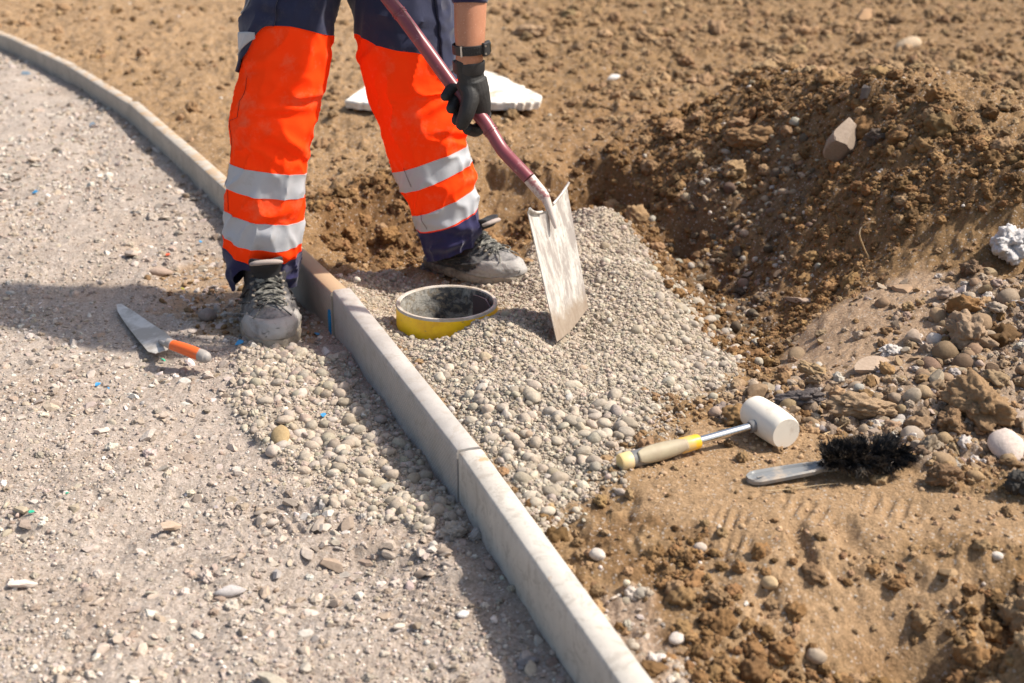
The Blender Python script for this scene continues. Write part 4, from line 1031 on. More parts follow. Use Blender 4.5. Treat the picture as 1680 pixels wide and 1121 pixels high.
for (b0, b1, b2, tip, r) in (
    ((782, 150, .012), (764, 150, .042), (742, 146, .030), (731, 158, .006), 9.5),      # little finger
    ((786, 162, .014), (770, 166, .046), (750, 162, .034), (741, 178, .002), 10.5),
    ((791, 175, .016), (778, 184, .046), (758, 182, .034), (750, 197, -.002), 10.8),
    ((794, 186, .016), (792, 204, .040), (780, 214, .030), (768, 212, .008), 11)):     # forefinger under the shaft
    g.tube([Q(*b0), Q(*b1), Q(*b2), Q(*tip)], [pf(r * 1.15), pf(r * 1.05), pf(r), pf(r * .86)], 14, 6)
    g.ball(Q(*tip), pf(r * .92), 12)
g.ball(Q(758, 204, -.034), pf(11), 12)
glove = empty('work_glove', (0, 0, 0)); glove.parent = person; glove.location = (.42, -3.44, .1); tag(glove, 'black knitted glove gripping the middle of the spade shaft')
g.build('hand_shell', M_glove, glove, remesh=.0016, smoothit=5)
gc = MB(); cf = A(769, 105, YH)
gc.loft([[tuple(cf + np.array((rr_ * math.cos(a), rr_ * .85 * math.sin(a), z_ + .0015 * math.cos(2 * a)))) for a in [2 * math.pi * k / 40 for k in range(40)]] for rr_, z_ in ((pw(24.5), -.022), (pw(26), -.016), (pw(26.2), 0), (pw(26.5), .004), (pw(26), .0065), (pw(24.6), .006), (pw(24), -.004))], cap=False)
gc.build('cuff', M_rub, glove)
g2 = MB(); u2 = dirS
g2.tube([elr * .1 + rh * .9, rh, rh + np.array((.02, 0, -.01))], [.032, .036, .03], 14, 5, .7)
for k in range(4):
    o0 = rh + gx * (.03 - .021 * k)
    g2.tube([o0 + np.array((0, -.01, .02)), o0 + np.array((.035, -.02, .02)), o0 + np.array((.045, -.005, -.012)), o0 + np.array((.02, .01, -.02))], [.011, .0105, .010, .0085], 12, 5)
g2.tube([rh, rh + np.array((-.01, -.03, -.02)), rh + np.array((.03, -.035, -.03))], [.014, .012, .010], 12, 5)
gl2 = empty('work_glove'); gl2.parent = person; gl2.location = (.42, -3.44, .1)
g2.build('hand_shell', M_glove, gl2, remesh=.003, smoothit=3)

# ------------------------------------------------------------------ boots
def boot_mats():
    def mk(name, dark, dust, a, b_):
        m, t, b = newmat(name); oc = objc(t)
        n = noise_(t, 24, 7, .72, oc, .3)
        sx = N(t, 'ShaderNodeSeparateXYZ'); t.links.new(oc, sx.inputs[0])
        # dust gathered over the toe: a real coat of dry mortar, thicker forward
        g1 = N(t, 'ShaderNodeMath', operation='MULTIPLY_ADD'); g1.inputs[1].default_value = 1.5; g1.inputs[2].default_value = -.10; t.links.new(sx.outputs[0], g1.inputs[0])
        g2_ = N(t, 'ShaderNodeMath', operation='ADD'); t.links.new(g1.outputs[0], g2_.inputs[0]); t.links.new(n, g2_.inputs[1])
        f = ramp(t, g2_.outputs[0], a, b_)
        c = mix(t, f, dark, dust)
        c = mix(t, ramp(t, noise_(t, 80, 5, .7, oc), .55, .7), c, mix(t, .6, c, (.30, .27, .24)))
        c = mix(t, ramp(t, noise_(t, 48, 6, .75, oc, 1.2), .60, .66), c, mix(t, .75, c, (.03, .028, .026)))
        wr = noise_(t, 16, 3, .5, oc, 2.5)
        t.links.new(c, b.inputs['Base Color']); b.inputs['Roughness'].default_value = .62; b.inputs['Specular IOR Level'].default_value = .3
        p = bump(t, b, n, .6, .004); p = bump(t, b, wr, .5, .008, p); bump(t, b, noise_(t, 400, 3, .6, oc), .3, .0006, p); return m
    return mk('boot_leather', (.035, .034, .037), (.27, .255, .245), .56, .80), mk('boot_toe', (.10, .092, .085), (.36, .34, .32), .42, .72), mk('boot_sole', (.08, .065, .055), (.33, .28, .22), .45, .7)
M_bl, M_bt, M_bs = boot_mats()
M_lace = simple('boot_lace', (.022, .022, .02), .8, scale=300, var=.5, bmp=.3, dirt=(.24, .23, .20), damt=(.45, .6), dscale=80)
M_tongue = simple('boot_tongue', (.025, .025, .028), .8, dirt=(.10, .09, .08), damt=(.55, .7))
M_edge = simple('padded_edge', (.36, .30, .27), .8, dirt=(.2, .17, .15))
SL = [(.034, -.055, .252, .0525), (.048, -.054, .2535, .0535), (.062, -.053, .247, .052), (.074, -.052, .234, .049), (.084, -.051, .212, .0455), (.096, -.050, .180, .042), (.108, -.049, .152, .0405), (.120, -.049, .128, .0395), (.134, -.050, .108, .039), (.150, -.052, .094, .0395), (.168, -.054, .086, .041)]
def bslice(z, xb, xf, w, off=0, n=56, seed=0):
    out = []; mid = .06
    for k in range(n):
        a = 2 * math.pi * k / n; c, s_ = math.cos(a), math.sin(a)
        L = (xf - mid) if c > 0 else (mid - xb); x = mid + (L + off) * math.copysign(abs(c) ** (.86 if c > 0 else .9), c)
        u_ = (x + .05) / .30
        wf = .90 + .14 * math.exp(-((u_ - .72) / .2) ** 2) + .02 * math.exp(-((u_ - .1) / .15) ** 2) - .10 * math.exp(-((u_ - .38) / .14) ** 2) * (z < .06)
        y = (w * wf + off) * math.copysign(abs(s_) ** .82, s_)
        d = .0036 * mnoise.noise(Vector((x * 28, y * 28 + seed, z * 38))) + .0016 * mnoise.noise(Vector((x * 70, y * 70 + seed, z * 90)))
        out.append((x * (1 + 0) + d * c * 1.4, y + d * s_ * 1.4 + .012 * ((x - .05) / .2) ** 2 * 0, z + (.010 * max(0, (x - .17) / .08) ** 2) + d))
    return out
def interpS(z):
    zs = [q[0] for q in SL]; return [float(np.interp(z, zs, [q[k] for q in SL])) for k in (1, 2, 3)]
def top_z(x):     # height of the upper along its centre line
    xs = [q[2] for q in SL][1:][::-1]; zs = [q[0] for q in SL][1:][::-1]; return float(np.interp(x, xs, zs))
def boot(loc, yaw, pitch, roll, label, seed, tongue_lean=0, open_=0):
    t = empty('work_boot', loc, (roll, pitch, yaw)); tag(t, label, 'boot')
    m = MB().loft([bslice(z, *interpS(z), 0, 64, seed) for z in np.linspace(.030, .168, 40)]); m.build('upper', M_bl, t)
    s_ = MB(); prof = [(0, -.006), (.004, .0), (.012, .004), (.020, .0052), (.030, .0052), (.035, .003), (.0365, -.002)]
    s_.loft([bslice(z, -.055, .253, .0525, o_, 80, seed + 5) for z, o_ in prof])
    for k in range(26):       # lugs
        a = 2 * math.pi * k / 26; i = int(k / 26 * 80); q = bslice(.004, -.055, .253, .0525, .0035, 80, 0)[i]
        s_.ball((q[0], q[1], .0055), .0085, 8, (1, 1, .8))
    s_.build('sole', M_bs, t)
    # toe cap with a stitched upper edge
    tc = MB(); rows = []
    for z in np.linspace(.034, .0785, 16):
        full = bslice(z, *interpS(z), .0026, 96, seed); am = math.radians(78 - 20 * (z - .034) / .045); kk = int(am / (2 * math.pi) * 96)
        rows.append([full[j % 96] for j in range(-kk, kk + 1)])
    mx_ = min(len(r) for r in rows); rows2 = []
    for r in rows:
        pts_ = np.array(r); tt = np.linspace(0, len(r) - 1, 45); rows2.append([tuple(np.array([np.interp(q, range(len(r)), pts_[:, c]) for c in range(3)])) for q in tt])
    tc.loft(rows2, cap=False, close=False); o = tc.build('toe_cap', M_bt, t); md = o.modifiers.new('t', 'SOLIDIFY'); md.thickness = .0032; md.offset = 0
    # overlays: stitched panels along the sides
    for sg in (-1, 1):
        ov = MB()
        for (x0, z0, x1, z1, x2, z2) in ((.0, .05, .06, .075, .11, .115), (.035, .05, .09, .07, .145, .095), (.08, .048, .13, .062, .175, .078), (-.04, .06, -.01, .09, .02, .14)):
            pts_ = []
            for (x, z) in ((x0, z0), (x1, z1), (x2, z2)):
                xb, xf, w_ = interpS(z); q = bslice(z, xb, xf, w_, .002, 120, seed); best = min(q, key=lambda p: abs(p[0] - x) + (0 if p[1] * sg > 0 else 9)); pts_.append(best)
            ov.tube(pts_, [.0022, .003, .0022], 8, 6)
        ov.build('side_overlay', M_bl, t)
    # lacing
    lc = MB(); xs = [.098, .112, .126, .141, .157, .173]
    for i, x in enumerate(xs):
        z = top_z(x) ; hw = .019 + .003 * (i % 2)
        for sg in (-1, 1): MB().ball((x, sg * (hw + .006), z - .0045), .0042, 10, (1.2, 1, .8)).build('eyelet', M_bs, t)
        if i < len(xs) - 1:
            x2 = xs[i + 1]; z2 = top_z(x2)
            for sg in (-1, 1):
                lc.tube([(x, sg * (hw + .004), z - .002), (x + (x2 - x) * .35, sg * .009, (z + z2) / 2 + .0065), (x + (x2 - x) * .65, -sg * .009, (z + z2) / 2 + .0055), (x2, -sg * (hw + .004), z2 - .002)], .0026, 7, 5)
        lc.tube([(x, -(hw + .003), z + .0005), (x + .002, 0, z + .005), (x, hw + .003, z + .0005)], .0026, 7, 4)
    zb = top_z(.175)
    for sg in (-1, 1):
        lc.tube([(.168, 0, zb + .008), (.175, sg * .014, zb + .012), (.188, sg * .028, zb + .004), (.192, sg * .018, zb + .001), (.176, sg * .004, zb + .008)], .0018, 7, 6)
        lc.tube([(.168, 0, zb + .008), (.18, sg * .012, zb + .004), (.20, sg * .022, zb - .004), (.212, sg * .034, zb - .016)], .0016, 7, 6)
    lc.build('laces', M_lace, t)
    # tongue
    tg = MB(); rings = []
    L_ = tongue_lean
    path = [(.104, .122, .024), (.104, .140, .027), (.104 + .3 * L_, .156 - .1 * L_, .030), (.104 + .9 * L_, .170 - .2 * L_, .032), (.105 + 1.6 * L_, .181 - .3 * L_, .031), (.106 + 2.2 * L_, .187 - .35 * L_, .026)]
    for i_, (x, z, hw) in enumerate(path):
        pa_, pb_ = path[max(i_ - 1, 0)], path[min(i_ + 1, len(path) - 1)]; tx, tz_ = pb_[0] - pa_[0], pb_[1] - pa_[1]; tl = math.hypot(tx, tz_); nx_, nz2 = tz_ / tl, -tx / tl
        th = (.0085 if i_ < 5 else .005) * (1 + 28 * L_)
        rings.append([(x + nx_ * th * math.cos(a) - nx_ * .014 * math.sin(a) ** 2, hw * math.sin(a), z + nz2 * th * math.cos(a) - nz2 * .014 * math.sin(a) ** 2) for a in [2 * math.pi * k / 24 for k in range(24)]])
    tg.loft(rings); tg.build('tongue', M_tongue, t, subsurf=1)
    e = MB(); x, z, hw = path[-1]
    e.tube([(x - .012, -hw * 1.05, z - .004), (x - .003, -hw * .7, z + .001), (x, 0, z + .003), (x - .003, hw * .7, z + .001), (x - .012, hw * 1.05, z - .004)], [.004, .006, .0065, .006, .004], 12, 6); e.build('tongue_edge', M_edge, t)
    # collar
    cl = MB(); q = bslice(.168, *interpS(.168), -.001, 40, seed); cl.tube([q[j % 40] for j in range(5, 36)], .007, 12, 1); cl.build('collar', M_tongue, t)
    return t
zl = float(height(np.array([-.62]), np.array([3.25]), False)[0])
def place_boot(hx, hy, yaw, z, **k): return boot((hx, hy, z), yaw, k.pop('pitch', 0), k.pop('roll', 0), **k)
pL = P(452, 588, zl); dL = R(-76); toeL = np.array((pL[0], pL[1] + .012))
bLx, bLy = toeL[0] - .255 * 1.25 * math.cos(dL), toeL[1] - .255 * 1.25 * math.sin(dL)
tL = place_boot(bLx, bLy, dL, zl - .004, label='mud caked work boot on the gravel left of the kerb, toe towards the viewer', seed=1, tongue_lean=.014)
zr = -.045
pR = P(856, 468, zr); dR = R(-38)
bRx, bRy = pR[0] - .25 * 1.1 * math.cos(dR), pR[1] - .25 * 1.1 * math.sin(dR)
tR = place_boot(bRx, bRy, dR, zr - .012, label='grey dusty work boot seen from the side behind the yellow pipe', seed=5, tongue_lean=.026)

tL.scale = (1.27, 1.42, 1.12); tR.scale = (1.1, 1.24, .97)
# ------------------------------------------------------------------ mallet
M_white = simple('white_rubber', (.76, .70, .61), .6, scale=20, var=.06, bmp=.25, bdist=.001, dirt=(.52, .44, .36), damt=(.54, .76), dscale=26)
M_yel = simple('yellow_plastic', (.80, .44, .02), .4, var=.08, dirt=(.55, .42, .25), damt=(.58, .72))
M_pyel = simple('pale_yellow_cap', (.78, .58, .26), .5, var=.06, dirt=(.6, .5, .36))
M_grip = simple('tan_rubber_grip', (.40, .34, .23), .6, var=.1, dirt=(.33, .26, .18))
M_gg = simple('grey_plastic', (.16, .16, .165), .5, var=.12, dirt=(.3, .26, .22))
M_chr = simple('chromed_steel', (.72, .70, .68), .18, 1.0, var=.05, bmp=.05)
hz = lambda p: float(hfast(p[0:1], p[1:2])[0])
mal_e = P(1026, 757, .012); mal_h = P(1262, 692, .034)
zg = max(hz(mal_h), hz(mal_e))
mal_e = P(1026, 757, zg + .014); mal_h = P(1262, 692, zg + .035)
ax = Vector(mal_h - mal_e); Lm = ax.length; axn = ax.normalized()
mallet = empty('rubber_mallet', tuple(mal_e)); tag(mallet, 'white headed rubber mallet with yellow and tan grip on the soil', 'mallet')
mallet.rotation_euler = axn.to_track_quat('X', 'Z').to_euler()
def lathe(prof, ax='x', n=40, c=(0, 0, 0), sq=1):
    rings = []
    for (t, r) in prof:
        rings.append([(c[0] + t, c[1] + r * math.cos(a), c[2] + r * sq * math.sin(a)) if ax == 'x' else (c[0] + r * math.cos(a), c[1] + t, c[2] + r * sq * math.sin(a)) for a in [2 * math.pi * k / n for k in range(n)]])
    return rings
hr, hl = .0345, .058
MB().loft(lathe([(-hl, .004), (-hl, hr * .88), (-hl + .004, hr * .95), (-hl + .010, hr * .98), (-hl * .3, hr * 1.03), (0, hr * 1.045), (hl * .3, hr * 1.03), (hl - .010, hr * .98), (hl - .004, hr * .95), (hl, hr * .88), (hl, .004)], 'y', 56, (Lm, 0, 0))).build('head', M_white, mallet)
MB().loft(lathe([(.10, .0085), (Lm, .0085)], 'x', 28)).build('steel_shaft', M_chr, mallet)
MB().loft(lathe([(Lm - hr - .012, .011), (Lm - hr - .010, .0125), (Lm - hr + .006, .0125)], 'x', 28)).build('collar', M_gg, mallet)
MB().loft(lathe([(-.012, .003), (-.012, .0155), (-.009, .0172), (.006, .0172), (.012, .0165), (.0125, .01)], 'x', 36)).build('end_cap', M_pyel, mallet)
MB().loft(lathe([(.0125, .0155), (.02, .0160), (.05, .0168), (.09, .0160), (.125, .0145), (.150, .0135), (.152, .012)], 'x', 36)).build('grip_core', M_gg, mallet)
gm = MB(); rings = []
for k in range(26):      # tan inset on the side facing up and forward
    tt = k / 25; x = .022 + tt * .108; hwid = math.sin(math.pi * min(1, max(0, tt * .96 + .03))) ** .38 * 1.08
    r_ = float(np.interp(x, [.02, .05, .09, .13], [.0167, .0175, .0167, .0150]))
    rings.append([(x, r_ * math.cos(R(-52) + q * hwid * 1.25 - 0), r_ * math.sin(R(52) + q * hwid * 1.25)) if False else (x, r_ * math.cos(R(232) + q * hwid), r_ * math.sin(R(-52 + 180) + q * hwid) * 1) for q in np.linspace(-1, 1, 15)])
rings = []
for k in range(26):
    tt = k / 25; x = .022 + tt * .108; hwid = 1.25 * max(.12, math.sin(math.pi * (tt * .94 + .03))) ** .4
    r_ = float(np.interp(x, [.02, .05, .09, .13], [.0170, .0177, .0170, .0154]))
    rings.append([(x, r_ * math.cos(R(-130 - 360) + 0) * 0 + r_ * math.cos(R(215) - 0 + q * hwid) if False else r_ * -math.cos(R(35) + q * hwid), r_ * math.sin(R(35) + q * hwid)) for q in np.linspace(-1, 1, 17)])
gm.loft(rings, cap=False, close=False); o = gm.build('grip_inset', M_grip, mallet); md = o.modifiers.new('t', 'SOLIDIFY'); md.thickness = .002; md.offset = 0
MB().loft(lathe([(.118, .0150), (.121, .0158), (.140, .0152), (.156, .0146), (.160, .0135), (.1605, .009)], 'x', 36)).build('front_collar', M_yel, mallet)

# ------------------------------------------------------------------ brush
M_br = simple('grey_brush_plastic', (.21, .215, .22), .35, var=.08, dirt=(.42, .35, .28), damt=(.5, .66), dscale=25)
M_bri = simple('black_bristle', (.012, .012, .014), .55, var=.5, scale=60, bmp=0, dirt=(.17, .125, .085), damt=(.48, .64), dscale=60, coords=geo)
be = P(1228, 788, .010); bh = P(1475, 750, .02)
zb_ = max(hz(be), hz((be + bh) / 2)) + .006
be = P(1226, 787, zb_); bh = P(1480, 757, zb_ + .004)
bx = Vector(bh - be); Lb = bx.length
brush = empty('hand_brush', tuple(be)); tag(brush, 'grey handled hand brush with dusty black bristles lying on the soil', 'brush')
brush.rotation_euler = bx.to_track_quat('X', 'Z').to_euler()
hn = MB()
hxs = np.linspace(0, 1, 30)
def hw_(t): return float(np.interp(t, [0, .02, .06, .2, .40, .46, .55, .62, 1], [.008, .0165, .0215, .021, .018, .014, .022, .030, .030]))
def hzv(t): return float(np.interp(t, [0, .2, .42, .55, 1], [.0, .004, .008, .012, .010]))
for sgn in (1,):
    rings = []
    for t_ in np.linspace(0, .56, 40):
        w_ = hw_(t_); z_ = hzv(t_); rim = .004 if w_ > .008 else .001; fl = .0015
        dp = .0045 * min(1, t_ / .03) * (1 - sstep(.40, .47, t_))
        rings.append([(t_ * Lb, -w_, z_ - .004), (t_ * Lb, -w_ - .0008, z_ + .003), (t_ * Lb, -w_ + .002, z_ + .0055), (t_ * Lb, -w_ + .0045, z_ + .0050), (t_ * Lb, -w_ * .62, z_ + .005 - dp), (t_ * Lb, w_ * .62, z_ + .005 - dp), (t_ * Lb, w_ - .0045, z_ + .0050), (t_ * Lb, w_ - .002, z_ + .0055), (t_ * Lb, w_ + .0008, z_ + .003), (t_ * Lb, w_, z_ - .004), (t_ * Lb, 0, z_ - .006)])
    hn.loft(rings)
hn.build('handle', M_br, brush)
MB().tube([(.052 * Lb, -.006, .0055), (.095 * Lb, -.004, .0065)], .0018, 8, 2).build('hanging_slot', M_br, brush)
hb_ = MB(); rings = []
for t_ in np.linspace(.5, .98, 16):
    w_ = hw_(t_) * (1 if t_ < .95 else .7); z_ = hzv(t_); rings.append([(t_ * Lb, w_ * math.cos(a), z_ + .006 * math.sin(a)) for a in [2 * math.pi * k / 16 for k in range(16)]])
hb_.loft(rings).build('head_board', M_br, brush)
bs = MB(); rb = np.random.default_rng(5)
BV = []; BF = []
TU = [(rb.uniform(.50, .985), rb.uniform(-1, 1), Vector((rb.normal(0, .12), rb.normal(0, .12), rb.normal(0, .1))), rb.uniform(.7, 1.15)) for _ in range(85)]
for k in range(9500):
    tf = TU[k % 85]; t_ = min(.99, tf[0] + rb.normal(0, .008)); w_ = hw_(t_); y0 = max(-1, min(1, tf[1] + rb.normal(0, .08))) * w_ * .95; z0 = hzv(t_) + .003
    side_ = y0 / w_; ln = rb.uniform(.028, .036) * (.85 + .15 * tf[3])
    dv = (Vector((rb.normal(.05, .10) + (t_ - .72) * 1.3, side_ * .75 - .42 + rb.normal(0, .10), .80 - .2 * abs(side_))) + tf[2]).normalized()
    if k % 85 < 16: dv = Vector((rb.normal(-.35, .35), -1 + rb.normal(0, .3), rb.uniform(-.1, .25))).normalized(); ln *= .9
    p0 = Vector((t_ * Lb, y0, z0)); mid_ = p0 + dv * ln * .55; tip = p0 + dv * ln + Vector((rb.normal(0, .004), rb.normal(0, .004), -.003 + rb.normal(0, .003)))
    ss = dv.orthogonal().normalized() * rb.uniform(.0007, .0012); tt_ = dv.cross(ss)
    b0 = len(BV)
    for c_, f_ in ((p0, 1), (mid_, .9), (tip, .5)):
        for q in (ss, -.5 * ss + .87 * tt_, -.5 * ss - .87 * tt_): BV.append(c_ + q * f_)
    for r_ in (0, 3):
        for i in range(3): BF.append((b0 + r_ + i, b0 + r_ + (i + 1) % 3, b0 + r_ + 3 + (i + 1) % 3, b0 + r_ + 3 + i))
o = bs.add(BV, BF).build('bristles', M_bri, brush, False); o['kind'] = 'stuff'

# ------------------------------------------------------------------ trowel
M_tb = simple('trowel_steel', (.60, .56, .52), .5, .15, scale=14, var=.12, dirt=(.36, .32, .28), damt=(.44, .56), dscale=9, bmp=.2)
M_to = simple('orange_grip', (.78, .13, .02), .45, var=.12, dirt=(.35, .27, .22), damt=(.60, .70), dscale=35)
M_tg = simple('grey_ferrule', (.30, .28, .27), .6, var=.15, dirt=(.42, .37, .32))
tz = -.095
tpts = [P(a, b, tz + c) for a, b, c in [(191, 500, -.012), (199, 499, -.012), (222, 513, -.006), (248, 531, .0), (270, 545, .004), (282, 556, .005), (275, 574, .004), (255, 580, .0), (243, 577, -.004), (225, 556, -.008), (205, 530, -.012), (193, 511, -.014)]]
tc_ = sum(tpts) / len(tpts)
trowel = empty('trowel', tuple(tc_)); tag(trowel, 'muddy steel trowel with an orange handle lying on the gravel left of the boot', 'trowel')
tt0 = [Vector(p - tc_) for p in tpts]; ts = []
for i in range(len(tt0)):
    a, b = tt0[i], tt0[(i + 1) % len(tt0)]
    for k in range(3): ts.append(a.lerp(b, k / 3))
MB().loft([[p + Vector((0, 0, -.0012)) for p in ts], [p + Vector((0, 0, .0008)) for p in ts]]).build('blade', M_tb, trowel, False)
lp = lambda a, b, c: Vector(P(a, b, tz + c) - tc_)
MB().tube([lp(262, 560, .006), lp(274, 566, .02), lp(277, 565, .030), lp(282, 566, .034)], [.005, .006, .007, .010], 14, 5).build('tang', M_tg, trowel)
MB().tube([lp(276, 563, .034), lp(284, 566, .034)], [.0125, .0135], 18, 3).build('ferrule', M_tg, trowel)
MB().tube([lp(282, 566, .033), lp(298, 571, .032), lp(314, 577, .030), lp(329, 583, .028)], [.0128, .0142, .0152, .0150], 24, 6).build('grip', M_to, trowel)
MB().tube([lp(327, 582, .028), lp(334, 585, .027), lp(339, 587, .026), lp(342, 588.5, .026)], [.0155, .0158, .014, .006], 20, 5).build('end_cap', M_tg, trowel)

# ------------------------------------------------------------------ single stones, clods and scraps
BASES = {k: [rock(k, 200 + i * 3 + len(k), M_objclod if k == 'clod' else M_obj, 5 if k == 'clod' else (4 if k == 'shard' else 3)) for i in range(4)] for k in ('pebble', 'shard', 'flat', 'clod')}
def hit(px, py):
    d = ray(px, py); ts = np.linspace(1.2, 9.8, 900); X = d[0] * ts; Y = d[1] * ts; Zr = CAMH + d[2] * ts
    below = np.nonzero(hfast(X, Y) > Zr)[0]; t = ts[below[0]] if len(below) else -CAMH / d[2]
    return np.array((d[0] * t, d[1] * t, float(hfast(np.array([d[0] * t]), np.array([d[1] * t]))[0])))
def lump(name, kind, px, py, wpx, col, label, cat, zz_=None, asp=(1, 1, 1), rot=None, sink=.25, group=None, seed=None):
    p = hit(px, py + wpx * .25); z0 = p[2]; r = wpx / 2 / FPX * depth(p) / 1.1
    k = seed if seed is not None else random.randrange(4)
    o = bpy.data.objects.new(name, BASES[kind][k % 4]); link(o)
    o.scale = tuple(r * a for a in asp); o.rotation_euler = rot or (random.uniform(-.3, .3), random.uniform(-.3, .3), random.uniform(0, 6.28))
    o.location = (p[0], p[1], z0 + r * asp[2] * (.75 - 2 * sink * .75)); o.color = (*col, 1)
    tag(o, label, cat, group); return o
G1, G2, G3 = (.47, .41, .36), (.56, .51, .47), (.36, .29, .24)
B1, B2, B3 = (.34, .21, .115), (.40, .27, .165), (.26, .155, .075)
K1 = (.16, .135, .12); W1_ = (.62, .585, .56)
